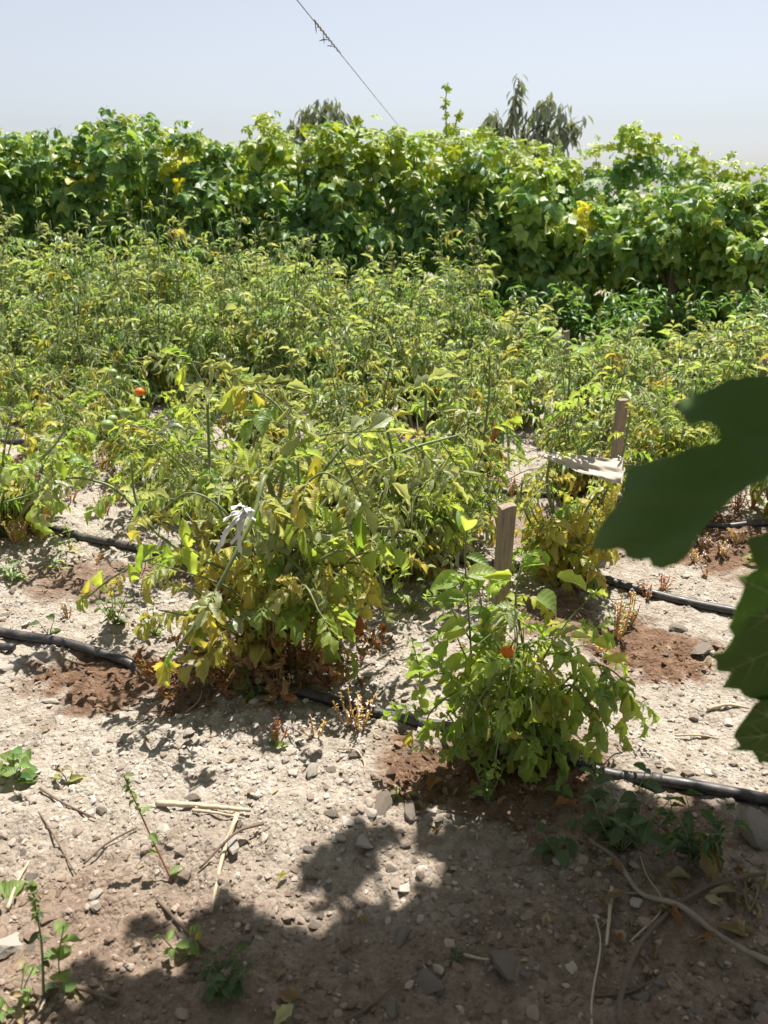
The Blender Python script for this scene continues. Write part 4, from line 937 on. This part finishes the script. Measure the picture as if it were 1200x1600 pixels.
BR = [((562, 1135), .12, 5, 0, 'orange broomrape clump standing just beyond the front pipe, the tallest there'), ((545, 1130), .06, 3, 0, 'short orange broomrape left of the tallest clump by the front pipe'),
      ((492, 1150), .055, 1, 0, 'single yellow broomrape stalk on the camera side of the front pipe'), ((445, 1085), .06, 2, 0, 'short broomrape below the dead leaves of the largest plant'),
      ((965, 990), .13, 8, 0, 'dense broomrape clump with pale violet flowers in reddish soil'), ((985, 965), .10, 6, 0, 'broomrape behind the dense violet-flowered clump'), ((1010, 930), .06, 6, 1, 'low rusty broomrape in the reddish soil by the second pipe'),
      ((1035, 915), .05, 4, 1, 'small rusty broomrape against the second pipe'), ((945, 1025), .04, 2, 0, 'tiny broomrape in the red soil right of the tomato plant'), ((862, 905), .10, 5, 1, 'orange broomrape under the yellowing plant'),
      ((432, 1160), .07, 2, 1, 'thin red broomrape stalk near the white stones'), ((105, 960), .05, 2, 0, 'broomrape stalk in the wet patch above the front pipe'), ((25, 850), .10, 2, 0, 'yellow broomrape stalk at the left edge by the second pipe'),
      ((165, 800), .10, 3, 1, 'rusty broomrape beyond the second pipe, middle one'), ((185, 780), .12, 4, 0, 'orange broomrape beyond the second pipe, right one'), ((85, 790), .14, 6, 1, 'bushy rusty broomrape beyond the second pipe'), ((60, 775), .12, 6, 1, 'rusty broomrape at the foot of the leftmost tomato plant'),
      ((110, 780), .1, 5, 0, 'ochre broomrape between the rusty clumps'), ((30, 760), .12, 6, 1, 'reddish broomrape under the leftmost tomato plant'), ((160, 735), .12, 5, 1, 'reddish broomrape below the third pipe'), ((780, 770), .10, 8, 1, 'pinkish broomrape tuft left of the sack'),
      ((800, 775), .09, 6, 1, 'pinkish broomrape tuft nearest the sack'), ((1120, 800), .10, 9, 1, 'rusty broomrape mass right of the grape leaf'), ((1150, 805), .09, 8, 1, 'rusty broomrape near the third pipe at the right'), ((1175, 800), .10, 8, 1, 'rusty broomrape at the right edge by the third pipe'),
      ((1100, 850), .04, 6, 0, 'low straw-coloured broomrape in the wet soil at the right'), ((1130, 865), .05, 7, 0, 'low ochre broomrape nearer the camera in the right wet soil'), ((1150, 845), .05, 6, 0, 'low ochre broomrape behind the nearer one in wet soil'), ((1085, 870), .04, 5, 0, 'small ochre broomrape beside the orange dead leaf'),
      ((545, 800), .1, 5, 1, 'reddish broomrape behind the rightmost arm of the largest plant'), ((600, 790), .08, 4, 1, 'reddish broomrape in the gap at the centre'), ((705, 790), .08, 5, 1, 'reddish broomrape seen through leaves left of the nearest stake'), ((215, 905), .07, 3, 1, 'red broomrape beside the green bushy weed')]
for q, h, n, red, lab in BR: broomrape(G(*q), h * 1.1, n + 4, red, lab)

# ------------------------------------------------------------------ sticks, dead leaves, stones
def stick(label, pts, r, mat='stick', lift=.004, r1=None, name='dry_stick', forks=()):
    P = catmull([G(q[0], q[1], lift + (q[2] if len(q) > 2 else 0) + r) for q in pts], 6)
    P = [p + rv(r * .12) for p in P]
    root = empty(name, P[0], label, 'stick'); world_mesh('shaft', tube(P, r, r1 or r * .6, 7, wob=.12), M[mat], root)
    for f in forks:
        PF = catmull([G(q[0], q[1], lift + (q[2] if len(q) > 2 else 0) + r * .7) for q in f], 5); world_mesh('side_twig', tube(PF, r * .6, r * .3, 5, wob=.2), M[mat], root)
rng.seed(61)
stick('thick pale dry stick lying nearly level above the dappled shade', [(245, 1257), (290, 1266), (340, 1273), (392, 1272)], .007)
stick('thinner pale stick just below the thick level one', [(302, 1279), (335, 1282), (378, 1281)], .004)
stick('long pale stick slanting down into the shade from the level stick', [(372, 1282, .01), (350, 1340), (330, 1428)], .0055, forks=[[(350, 1330), (372, 1290, .01)]])
stick('brown stick crossing the long slanting stick', [(412, 1300, .01), (370, 1325, .02), (312, 1362)], .004, 'stickd')
stick('thin red-brown twig slanting down near the left edge', [(38, 1240), (72, 1285), (118, 1362)], .0025, 'stickd')
stick('short brown twig right of the left broad-leaved weed', [(62, 1232), (95, 1247), (148, 1268)], .003, 'stickd')
stick('pale stick at the left edge pointing up', [(12, 1420), (25, 1380), (44, 1340)], .004)
stick('grey twig with a shadow in the middle left', [(130, 1345), (165, 1318), (215, 1298)], .003, 'stickd')
stick('curved thin twig on wet soil left of the largest plant', [(290, 1100), (310, 1085), (318, 1060)], .002)
stick('long pale branch running diagonally into the lower right corner', [(920, 1315), (960, 1352), (1000, 1398), (1060, 1430), (1120, 1462), (1220, 1525)], .0036, 'stickm', r1=.006, forks=[[(1000, 1398), (960, 1400), (935, 1392)]])
stick('short pale upright stick in the shade', [(955, 1392), (951, 1440), (947, 1482)], .004)
stick('long dark curved cane along the bottom right', [(965, 1620), (968, 1570), (985, 1510), (1020, 1455), (1080, 1408), (1150, 1392, .02), (1230, 1390, .03)], .005, 'stickd', .01, .004)
stick('thin pale straw stem standing along the bottom', [(925, 1620), (925, 1560), (938, 1480), (930, 1440)], .0022)
stick('thin pale straw beside the bent straw stem', [(985, 1470), (1035, 1420), (1010, 1370), (1000, 1340)], .002)
stick('thin stick across the shade in the lower middle', [(540, 1600), (580, 1570), (625, 1540)], .0025, 'stickd')
stick('brown twig in the dappled shade at lower left', [(245, 1400), (290, 1450), (335, 1490)], .004, 'stickd')
stick('flat brown stick at the bottom left', [(120, 1550), (150, 1556), (185, 1565)], .0045, 'stickd')
stick('pale thin stick on the right bare soil', [(1055, 1146), (1090, 1146), (1125, 1150)], .003)
stick('broken cane piece on the right bare soil near the grape leaf', [(1105, 1108), (1135, 1106), (1170, 1108)], .005)
stick('upturned dry twig hooked beside the front pipe', [(528, 1172), (555, 1176), (568, 1190), (570, 1210)], .0025)
stick('brown twig on the damp dark soil under the nearest plant', [(650, 1275), (720, 1270), (770, 1283)], .0035, 'stickd')
stick('dark twig in the lower right shade', [(930, 1560), (980, 1550), (1010, 1540)], .003, 'stickd')
stick('short white stick in the shade left of the flat stone', [(725, 1492), (745, 1496), (765, 1498)], .003)
# dead leaves lying on the ground
def dead_leaf(q, s, c, label, group=None, key='single', up=None):
    p = G(q[0], q[1], .008); me = libt(key, c); o = put('dead_leaf', me, None, basis(p, (rng.uniform(-1, 1), rng.uniform(-1, 1), rng.uniform(0, .3)), up or (Vector((0, 0, 1)) + rv(.6)), s))
    tag(o, label, 'dead leaf', group)
    if group: later.append((o, q, 'rusty dead leaf' if c == 'dry' else 'straw-coloured dead leaf'))
LAND = [((400, 1145), 'the white stone pair'), ((320, 1268), 'the thick level stick'), ((350, 1360), 'the long slanting stick'), ((490, 1205), 'the rounded grey stone'), ((597, 1262), 'the largest pale clod'), ((797, 1500), 'the flat pinkish stone'), ((760, 1250), 'the small lobed-leaf weed'),
        ((955, 1440), 'the short upright stick'), ((1000, 1550), 'the dark curved cane'), ((355, 1550), 'the dark feathery weed'), ((100, 1540), 'the round-leaved corner weed'), ((230, 1280), 'the amaranth weed'), ((80, 1290), 'the red-brown twig'), ((440, 1570), 'the long curled leaf'), ((590, 1570), 'the thin stick in shade'),
        ((180, 1025), 'the buried pipe stretch'), ((555, 1110), 'the tallest broomrape by the front pipe'), ((640, 1000), 'the weed between the two nearest plants'), ((970, 1330), 'the large dark weed'), ((1090, 1146), 'the stick on bare soil'), ((1095, 1000), 'the large dry clod'), ((690, 1380), 'the last sun spot'), ((450, 1420), 'the biggest sun spots'), ((425, 1060), 'the largest tomato plant'), ((100, 900), 'the second pipe'), ((1150, 1470), 'the long pale branch'), ((1050, 1230), 'the front pipe end at the right')]
ORDL = ['nearest', 'second nearest', 'third nearest', 'fourth nearest', 'fifth nearest', 'sixth nearest', 'seventh nearest', 'eighth nearest', 'ninth nearest', 'tenth nearest', 'eleventh nearest', 'twelfth nearest']
ORDT = [f'{t}' for t in ('thirteenth nearest', 'fourteenth nearest', 'fifteenth nearest', 'sixteenth nearest', 'seventeenth nearest', 'eighteenth nearest', 'nineteenth nearest', 'twentieth nearest')] + [f'twenty-{u} nearest' for u in ('first', 'second', 'third', 'fourth', 'fifth', 'sixth', 'seventh', 'eighth', 'ninth')] + [f'thirty-{u} nearest' for u in ('first', 'second', 'third', 'fourth', 'fifth', 'sixth', 'seventh', 'eighth', 'ninth')]
later = []
def relabel():
    by = {}
    for o, q, what in later:
        d, nm, l = min((math.hypot(q[0] - l[0], (q[1] - l[1]) * 1.3), n_, l) for l, n_ in LAND)
        dx, dy = q[0] - l[0], q[1] - l[1]
        side = ('right of' if dx > 0 else 'left of') if abs(dx) > abs(dy) else ('in front of' if dy > 0 else 'behind')
        by.setdefault((what, side, nm), []).append((d, o))
    for (what, side, nm), v in by.items():
        v.sort(key=lambda e: e[0])
        for i, (d, o) in enumerate(v): o['label'] = (f'{what} {side} {nm}' if len(v) == 1 else f'{ORDL[i] if i < 12 else ORDT[i - 12]} {what} {side} {nm}')
rng.seed(71)
for q, s, c, lab in (((1105, 905), .06, 'dry', 'orange dead leaf on bare soil beyond the second pipe at the right'), ((165, 872), .06, 'dry', 'dark red dead leaf lying against the second pipe'), ((152, 870), .04, 'dry', 'smaller red dead leaf left of the dark red one by the second pipe'),
                     ((435, 1560), .055, 'straw', 'long pale dead leaf curled at the bottom'), ((458, 1580), .045, 'pale', 'grey-green fallen leaf at the bottom beside the pale curled one'), ((690, 1290), .04, 'straw', 'pale dead leaf on the damp soil'),
                     ((1110, 1385), .09, 'straw', 'pale crumpled dead leaf in the right shade, upper one'), ((1150, 1395), .10, 'straw', 'large crumpled dead leaf at the right edge in shade'), ((1170, 1430), .10, 'straw', 'brown folded dead leaf at the right edge above the branch'),
                     ((1120, 1450), .08, 'straw', 'dead leaf lying over the long pale branch'), ((1080, 1380), .07, 'straw', 'dead leaf beside the dark weed in shade'), ((1190, 1400), .1, 'straw', 'tan dead leaf touching the dark cane'), ((940, 1412), .05, 'straw', 'small curled leaf above the short upright stick'),
                     ((450, 1370), .03, 'yel', 'small yellow fallen leaf in a sun spot'), ((310, 1455), .03, 'yel', 'small yellow leaf near the dappled weed'), ((430, 1175), .04, 'weed', 'small green fallen leaf by the white stones'), ((770, 665), .09, 'dry', 'upright rusty dead leaf showing orange behind the plants at the centre')):
    if s > .08 and c == 'dry':
        p = G(q[0], 760, .0); p = at(q[0], 690, 3.0); o = put('dead_leaf', libt('single', 'dry'), None, basis(p, (.1, 0, 1), (0, -1, 0), s)); tag(o, lab, 'dead leaf'); continue
    dead_leaf(q, s, c, lab)
for i in range(90):
    a = rng.random()
    if a < .45: q = (rng.gauss(430, 55), rng.gauss(985, 28))
    elif a < .75: q = (rng.uniform(640, 900), rng.uniform(1170, 1275))
    elif a < .9: q = (rng.uniform(930, 1200), rng.uniform(1330, 1500))
    else: q = (rng.uniform(1050, 1190), rng.uniform(800, 880))
    dead_leaf(q, rng.uniform(.03, .055), 'dry' if a < .45 or rng.random() < .4 else 'straw', ('rusty dead tomato leaf in the litter under the largest plant' if a < .45 else 'dead leaf in the damp litter under the bright green tomato plant' if a < .75 else 'dead leaf in the shaded litter in the right corner' if a < .9 else 'dead leaf among the rusty broomrape at the right'),
              'dead leaves littering the soil')

def rock_t(seedv, sub=2, flat=.6):
    r_ = random.Random(seedv); import bmesh
    bm = bmesh.new(); bmesh.ops.create_icosphere(bm, subdivisions=sub, radius=.5)
    ax = [(Vector((r_.gauss(0, 1), r_.gauss(0, 1), r_.gauss(0, .8))).normalized(), r_.uniform(.20, .36)) for _ in range(11)]
    for v in bm.verts:
        for a, d in ax:
            k = v.co.dot(a)
            if k > d: v.co -= a * (k - d) * .97
        v.co *= r_.uniform(.90, 1.08) * 1.2; v.co.z *= flat; v.co.x *= 1.15
    t = T([v.co[:] for v in bm.verts], [tuple(v.index for v in f.verts) for f in bm.faces]); bm.free(); return t
rocks = [rock_t(i, 2, .36 + .05 * (i % 5)) for i in range(10)]
rock_me = {c: [mesh('stone', t, M[c], False) for i, t in enumerate(rocks)] for c in ('stone', 'stoned')}
rng.seed(81)
def stone(q, s, c, label, group=None, sink=.06):
    p = G(q[0], q[1]); me = rock_me[c][rng.randrange(10)]
    o = put('stone' if c == 'stone' else 'soil_clod', me); o.location = (p.x, p.y, p.z + s * sink); o.scale = (s * rng.uniform(.85, 1.2), s * rng.uniform(.8, 1.1), s * rng.uniform(.7, 1)); o.rotation_euler = (rng.uniform(-.3, .3), rng.uniform(-.3, .3), rng.uniform(0, 6.28))
    tag(o, label, 'stone' if c == 'stone' else 'soil clod', group)
    if group: later.append((o, q, ('larger ' if s > .026 else 'small ') + ('pale stone' if c == 'stone' else 'brown clod')))
for q, s, c, lab in (((395, 1135), .035, 'stone', 'upper white stone of the pair below the front pipe'), ((403, 1158), .042, 'stone', 'lower whitish stone of the pair below the front pipe'), ((365, 1140), .04, 'stone', 'pale flat stone left of the white pair'), ((255, 1138), .045, 'stone', 'pale stone on open soil left of the white pair'),
                     ((797, 1500), .07, 'stoned', 'large flat pinkish stone in the shade'), ((673, 1540), .045, 'stoned', 'grey stone left of and below the flat pinkish stone'), ((625, 1467), .04, 'stoned', 'brownish stone in the shade near the sun spots'), ((597, 1262), .075, 'stoned', 'largest pale clod at the shade edge'),
                     ((568, 1320), .05, 'stone', 'pale stone half in shade below the large clod'), ((488, 1205), .045, 'stone', 'rounded grey stone in the sun left of centre'), ((515, 1200), .035, 'stoned', 'brown clod touching the rounded grey stone'), ((1188, 1300), .13, 'stoned', 'big pale boulder at the right edge in shade'),
                     ((1048, 1192), .045, 'stone', 'white stone beyond the front pipe at the right'), ((1000, 1560), .03, 'stoned', 'small stone by the dark curved cane'), ((150, 1395), .03, 'stone', 'pale flat chip on open soil at the left'), ((148, 1410), .04, 'stone', 'white chip in the sun at the lower left'),
                     ((365, 1325), .04, 'stone', 'bluish-white piece beside the crossing sticks'), ((75, 1085), .04, 'stone', 'pale stone on the wet patch at the left'), ((15, 1040), .06, 'stone', 'rounded pale stone at the left edge below the pipes'), ((10, 1480), .07, 'stone', 'pale stone cut by the left edge, low down'),
                     ((995, 1410), .03, 'stone', 'white pebble near the long pale branch'), ((555, 1180), .03, 'stoned', 'small clod near the hooked twig'), ((1095, 1012), .07, 'stoned', 'large dry clod beside the red soil at the right'), ((1060, 975), .06, 'stoned', 'dry clod between the red soil and the second pipe'),
                     ((640, 1268), .05, 'stoned', 'clod right of the largest pale clod'), ((860, 1013), .04, 'stone', 'grey stone in the gap left of the bright green plant'), ((590, 1012), .05, 'stone', 'long grey stone in the gap between the two nearest plants')):
    stone(q, s, c, lab)
for i in range(170):
    q = (rng.uniform(-10, 1210), 900 + 700 * rng.random() ** .8)
    if rng.random() < .18: q = (rng.uniform(560, 720), rng.uniform(880, 1100))
    shade = q[1] > 1300 + abs(q[0] - 700) * .1
    c = 'stone' if rng.random() < .45 else 'stoned'
    if float(wet(*G(*q)[:2])) > .4: c = 'stoned'
    stone(q, rng.uniform(.012, .026) * (1 if rng.random() < .85 else 1.5), c, ('small pale stone' if c == 'stone' else 'small brownish clod') + (' lying on the shaded soil' if shade else ' lying on the sunlit soil'), 'small stones scattered over the soil' if c == 'stone' else 'small clods scattered over the soil', .08)
relabel()
# gravel, crumbs and straw litter
def scatter(n, ts, smin, smax, zoff, xr=(-1.7, 1.7), yr=(.72, 4.4), flat=False, dens=None):
    X = NR.uniform(xr[0], xr[1], n); U = NR.rand(n); Y = yr[0] * (yr[1] / yr[0]) ** U
    keep = np.abs(X) < .56 * Y + .15; X, Y = X[keep], Y[keep]; k = vnoise(X, Y, .22, 12) + .6 * vnoise(X, Y, .07, 13); kp = k > NR.uniform(-1.3, .6, len(X)); X, Y = X[kp], Y[kp]; Zg = gh(X, Y)
    out = []
    for t_i in range(len(ts)):
        sel = np.arange(len(X)) % len(ts) == t_i; x, y, z = X[sel], Y[sel], Zg[sel]; m = len(x); t = ts[t_i]; nv = len(t.V)
        s = smin * (smax / smin) ** (NR.rand(m) ** 2.2); a = NR.uniform(0, 6.28, m); ca, sa = np.cos(a), np.sin(a); b_ = NR.uniform(-.5, .5, m)
        V0 = t.V[None] * s[:, None, None]; vx = V0[..., 0] * ca[:, None] - V0[..., 1] * sa[:, None]; vy = V0[..., 0] * sa[:, None] + V0[..., 1] * ca[:, None]; vz = V0[..., 2] + vx * b_[:, None] * .6
        VV = np.stack([vx + x[:, None], vy + y[:, None], vz + z[:, None] + (s * zoff)[:, None]], -1).reshape(-1, 3)
        r = T.__new__(T); r.V = VV; r.flat = (t.flat[None] + (np.arange(m) * nv)[:, None]).ravel(); r.tot = np.tile(t.tot, m); r.M = [0] * len(r.tot); A = np.zeros((m, nv, 3)); A[..., 2] = NR.rand(m)[:, None]; A[..., 0] = np.abs(t.A[None, :, 0]) if False else t.A[None, :, 0]; A[..., 1] = t.A[None, :, 1]; r.A = A.reshape(-1, 3); r.F = None; out.append(r)
    return merge(out)
def grit_mat(name, cols, wet_shade_cols):
    m, nt = newmat(name); L = nt.links
    at_ = N(nt, 'ShaderNodeAttribute', attribute_name='leafuv'); sp = nt.nodes.new('ShaderNodeSeparateXYZ'); L.new(at_.outputs['Vector'], sp.inputs[0])
    c = ramp_(nt, sp.outputs[2], cols); c = mix_(nt, sp.outputs[0], c, ramp_(nt, sp.outputs[2], wet_shade_cols))
    pr = N(nt, 'ShaderNodeBsdfPrincipled', Roughness=.95); pr.inputs['Specular IOR Level'].default_value = .2; L.new(c, pr.inputs['Base Color'])
    out = nt.nodes.new('ShaderNodeOutputMaterial'); L.new(pr.outputs[0], out.inputs['Surface']); return m
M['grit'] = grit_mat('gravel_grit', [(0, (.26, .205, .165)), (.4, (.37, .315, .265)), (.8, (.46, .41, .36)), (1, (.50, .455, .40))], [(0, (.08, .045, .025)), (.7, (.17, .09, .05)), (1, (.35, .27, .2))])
gs = [rock_t(50 + i, 1, .62) for i in range(6)]
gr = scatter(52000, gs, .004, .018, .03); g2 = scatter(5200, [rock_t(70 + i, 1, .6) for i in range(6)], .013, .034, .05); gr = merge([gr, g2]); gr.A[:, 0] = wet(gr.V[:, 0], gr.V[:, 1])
o = put('gravel', mesh('gravel', gr, M['grit'], False)); tag(o, 'fine gravel and soil crumbs spread over the dry ground', 'gravel', kind='stuff')
ls = [blade(1, .12, 3, 1, P_LAN, .3, .6, .2), blade(1, .04, 2, 1, P_LAN, .2, .2, 0), blade(1, .3, 3, 1, P_OV, .4, 1.2, .3)]
li = scatter(2600, ls, .012, .04, .12)
o = put('dry_litter', mesh('dry_litter', li, M['straw'])); tag(o, 'bits of straw and dry leaf littering the ground', 'dry litter', kind='stuff')

# ------------------------------------------------------------------ overhead grape vine: pergola canopy, extra leaves added to block the sky, near leaves
rng.seed(91)
vb = Vector((1.15, .35, float(gh(1.15, .35))))
vine = empty('pergola_grape_vine', vb, 'overhanging grape vine whose large dark leaves hang in from the right edge', 'grape vine')
trunk = catmull([vb, vb + Vector((-.05, .05, .8)), vb + Vector((.02, .1, 1.6)), Vector((1.0, .6, 2.05)), Vector((.4, .9, 2.1)), Vector((-.6, .6, 2.08))], 8)
world_mesh('trunk', tube(trunk, .03, .012, 8, wob=.2), M['trunk'], vine)
for e in (((.9, .6, 2.07), (.5, 1.5, 2.1), (.3, 2.1, 2.05)), ((.4, .9, 2.1), (-.4, 1.2, 2.1), (-.9, 1.4, 2.05)), ((.9, .3, 2.07), (.2, -.3, 2.1), (-.8, -.6, 2.1)), ((1.0, .7, 2.05), (1.3, 1.5, 2.1), (1.4, 2.2, 2.05))):
    world_mesh('cane', tube(catmull([Vector(q) for q in e], 6), .009, .005, 6), M['stemb'], vine)
shade = [(80, 1640), (85, 1540), (125, 1490), (190, 1440), (235, 1412), (300, 1395), (345, 1372), (390, 1340), (430, 1368), (470, 1330), (520, 1325), (560, 1300), (620, 1285), (700, 1278), (790, 1288), (820, 1225), (870, 1195), (940, 1205), (1000, 1225), (1060, 1240), (1120, 1240), (1200, 1240), (1450, 1240), (1500, 1640)]
spots = [(420, 1405, 36, 26), (478, 1440, 30, 20), (355, 1412, 24, 14), (255, 1492, 22, 16), (585, 1395, 22, 14), (632, 1400, 30, 18), (690, 1380, 14, 12), (180, 1530, 24, 14), (640, 1345, 30, 10), (300, 1530, 16, 10), (570, 1520, 10, 6)]
def inpoly(x, y, P):
    c = False; j = len(P) - 1
    for i in range(len(P)):
        if (P[i][1] > y) != (P[j][1] > y) and x < (P[j][0] - P[i][0]) * (y - P[i][1]) / (P[j][1] - P[i][1]) + P[i][0]: c = not c
        j = i
    return c
can = []; tries = 0
def cast(p, z): return p + SUN * ((z - p.z) / SUN.z)
while len(can) < 1500 and tries < 40000:
    big = len(can) > 700
    tries += 1; qx, qy = rng.uniform(60, 1440), rng.uniform(1190, 1640)
    if not inpoly(qx, qy, shade): continue
    # keep the leaf's own radius inside the shaded patch
    if not all(inpoly(qx + dx, qy + dy, shade) for dx, dy in (((-48, 0), (48, 0), (0, -34)) if big else ((-22, 0), (22, 0), (0, -14)))): continue
    ex = 48 if big else 24
    if any(((qx - a) / (rx + ex)) ** 2 + ((qy - c) / (ry + ex * .75)) ** 2 < 1 for a, c, rx, ry in spots): continue
    p = cast(ground_pt0(qx, qy), rng.uniform(1.98, 2.25)); can.append(p)
items = [(libt('palm', 'grape'), basis(p, (rng.uniform(-1, 1), rng.uniform(-1, 1), rng.uniform(-.3, 0)), SUN + rv(.45), rng.uniform(.065, .10) if i_ <= 700 else rng.uniform(.12, .17))) for i_, p in enumerate(can)]
for _ in range(3600):  # unseen leaves behind and beside the camera, added to cut sky light
    x, y = rng.uniform(-3.2, 3.2), rng.uniform(-3.6, 1.9)
    q = Vector((x, y, rng.uniform(2.0, 2.25)))
    gp = q - SUN * (q.z / SUN.z); a_, b2 = pxof(gp.x, max(gp.y, .2), 0)
    if (gp.y > .45 and a_ < 1290) or gp.y > 1.25: continue
    items.append((libt('palm', 'grape'), basis(q, (rng.uniform(-1, 1), rng.uniform(-1, 1), -.2), Vector((0, 0, 1)) + rv(.5), rng.uniform(.14, .20))))
put_leaves(vine, items, 0)
def traced_leaf(outl, Y0, tiltx, tilty, name='leaf', bulge=.02):
    """a real leaf hanging near the camera: outline laid on a tilted, curved surface, with thickness"""
    from mathutils import geometry as gm
    cx = sum(q[0] for q in outl) / len(outl); cy = sum(q[1] for q in outl) / len(outl)
    den = []
    for i in range(len(outl)):
        a, c = Vector(outl[i]), Vector(outl[(i + 1) % len(outl)]); k = max(1, int((c - a).length / 9))
        for j in range(k): den.append(a.lerp(c, j / k) + Vector((rng.uniform(-1, 1), rng.uniform(-1, 1))) * 1.2)
    pts = list(den); nb = len(den); st_ = 13
    x0, x1 = min(p.x for p in den), max(p.x for p in den); y0, y1 = min(p.y for p in den), max(p.y for p in den); y = y0
    while y < y1:
        x = x0
        while x < x1:
            if inpoly(x, y, [(p.x, p.y) for p in den]) and min((Vector((x, y)) - p).length for p in den) > 6: pts.append(Vector((x + rng.uniform(-2, 2), y + rng.uniform(-2, 2))))
            x += st_
        y += st_
    vs, es, fs, _, _, _ = gm.delaunay_2d_cdt(pts, [], [list(range(nb))], 1, 1e-4)
    ax, ay = max(p.x for p in den) - 20, cy            # the veins run from the petiole end
    ribs = [math.pi + d for d in (-1.05, -.5, 0, .45, .9)]
    V, A = [], []
    for p in vs:
        u, v = (p.x - cx) / 160, (p.y - cy) / 160; ang = math.atan2(p.y - ay, p.x - ax) % (2 * math.pi); dist = math.hypot(p.x - ax, p.y - ay)
        dd = min(abs(ang - r_) for r_ in ribs); off = dd * dist
        Yd = Y0 + tiltx * u + tilty * v + bulge * (u * u + .6 * v * v) + .0022 * math.cos(off / 9.0) + .004 * math.sin(u * 5 + v * 4)
        V.append(at(p.x, p.y, Yd)); A.append((min(1, off / 45), (dist - .9 * off) / 300 + .22 * min(1, off / 45), 0))
    F = [tuple(f) for f in fs]; n = len(V); V2 = [v + Vector((0, .0006, -.0003)) for v in V]
    return T(V + V2, F + [tuple(reversed([i + n for i in f])) for f in F], A + A)
L1 = [(1290, 600), (1230, 585), (1200, 586), (1160, 588), (1132, 596), (1112, 607), (1085, 618), (1066, 624), (1050, 635), (1066, 645), (1070, 655), (1074, 664), (1092, 661), (1110, 661), (1122, 670), (1126, 683), (1119, 692), (1100, 694), (1082, 698), (1066, 706), (1045, 713), (1012, 722), (983, 729), (978, 745), (973, 768), (968, 785), (950, 806), (936, 830), (926, 849), (929, 857), (947, 862), (966, 858), (975, 860), (979, 871), (1000, 876), (1014, 874), (1020, 885), (1035, 890), (1046, 885), (1060, 879), (1074, 869), (1084, 850), (1098, 826), (1120, 800), (1150, 775), (1180, 756), (1210, 738), (1280, 725), (1340, 690), (1345, 630)]
L2 = [(1260, 820), (1215, 828), (1168, 842), (1174, 866), (1184, 888), (1170, 897), (1152, 901), (1163, 915), (1158, 930), (1150, 948), (1147, 962), (1139, 980), (1147, 992), (1143, 1003), (1130, 1018), (1111, 1022), (1120, 1034), (1119, 1048), (1142, 1051), (1130, 1074), (1155, 1077), (1164, 1089), (1192, 1096), (1250, 1080), (1310, 1040), (1330, 950), (1320, 860)]
L3 = [(1240, 1085), (1183, 1096), (1172, 1112), (1160, 1126), (1146, 1150), (1156, 1164), (1142, 1172), (1176, 1174), (1185, 1189), (1202, 1193), (1240, 1196), (1290, 1160), (1290, 1110)]
M['grapen'] = leaf_mat('grape_leaf_near', [(.085, .165, .03), (.10, .185, .036)], rough=.55, tmix=.40, noise=70, vein=.05, bump=.12, back=.05, spec=.4)
M['veinm'] = simple('leaf_vein', (.22, .30, .10), (.28, .36, .13), 60, .6, 0)
rng.seed(95)
for ol, Y0, tx, ty, lab in ((L1, .60, -.05, -.06, 'largest dark grape leaf, lobed, reaching furthest in'), (L2, .66, .02, .03, 'toothed grape leaf below the largest one'), (L3, .70, .0, .05, 'lowest grape leaf tip at the right edge')):
    o = world_mesh('leaf', traced_leaf(ol, Y0, tx, ty), M['grapen'], vine); o['label'] = lab
    cx_ = sum(q[0] for q in ol) / len(ol); cy_ = sum(q[1] for q in ol) / len(ol); px0 = max(q[0] for q in ol) - 25
    def onl(x_, y_):
        u, v = (x_ - cx_) / 160, (y_ - cy_) / 160
        return at(x_, y_, Y0 + tx * u + ty * v + .02 * (u * u + .6 * v * v) + .004 * math.sin(u * 5 + v * 4) - .0006)
    def vein(x_, y_, an, ln, rad):
        pts = []
        for st in range(int(ln / 7)):
            if not inpoly(x_, y_, ol): break
            pts.append(onl(x_, y_)); x_ += 7 * math.cos(an); y_ += 7 * math.sin(an); an += rng.uniform(-.04, .04)
            if rad > .0005 and st % 5 == 4:
                for sg in (-1, 1): vein(x_, y_, an + sg * .75, ln * .3 * (1 - st * 7 / ln), rad * .45)
        if len(pts) > 2:
            w = tube(pts, rad, rad * .3, 5); oo = world_mesh('vein', w, M['veinm'], vine); oo.parent = o
    for an in (2.2, 2.65, math.pi, 3.55, 4.05): vein(px0, cy_, an, 330, .0014)
    e = max(ol, key=lambda q: q[0]); a = at(e[0] - 20, e[1], Y0 + tx * 1.3); P = catmull([a, a + Vector((.06, .05, .05)), Vector((.62, .62, a.z + .12))], 6); world_mesh('petiole', tube(P, .002, .0026, 6), M['stem'], vine)
world_mesh('cane', tube(catmull([Vector((1.02, .55, 2.05)), Vector((.72, .6, 1.6)), Vector((.63, .62, 1.25)), Vector((.6, .62, .95)), Vector((.58, .62, .8))], 8), .006, .003, 7), M['stemb'], vine)
print('objects', len(bpy.data.objects))
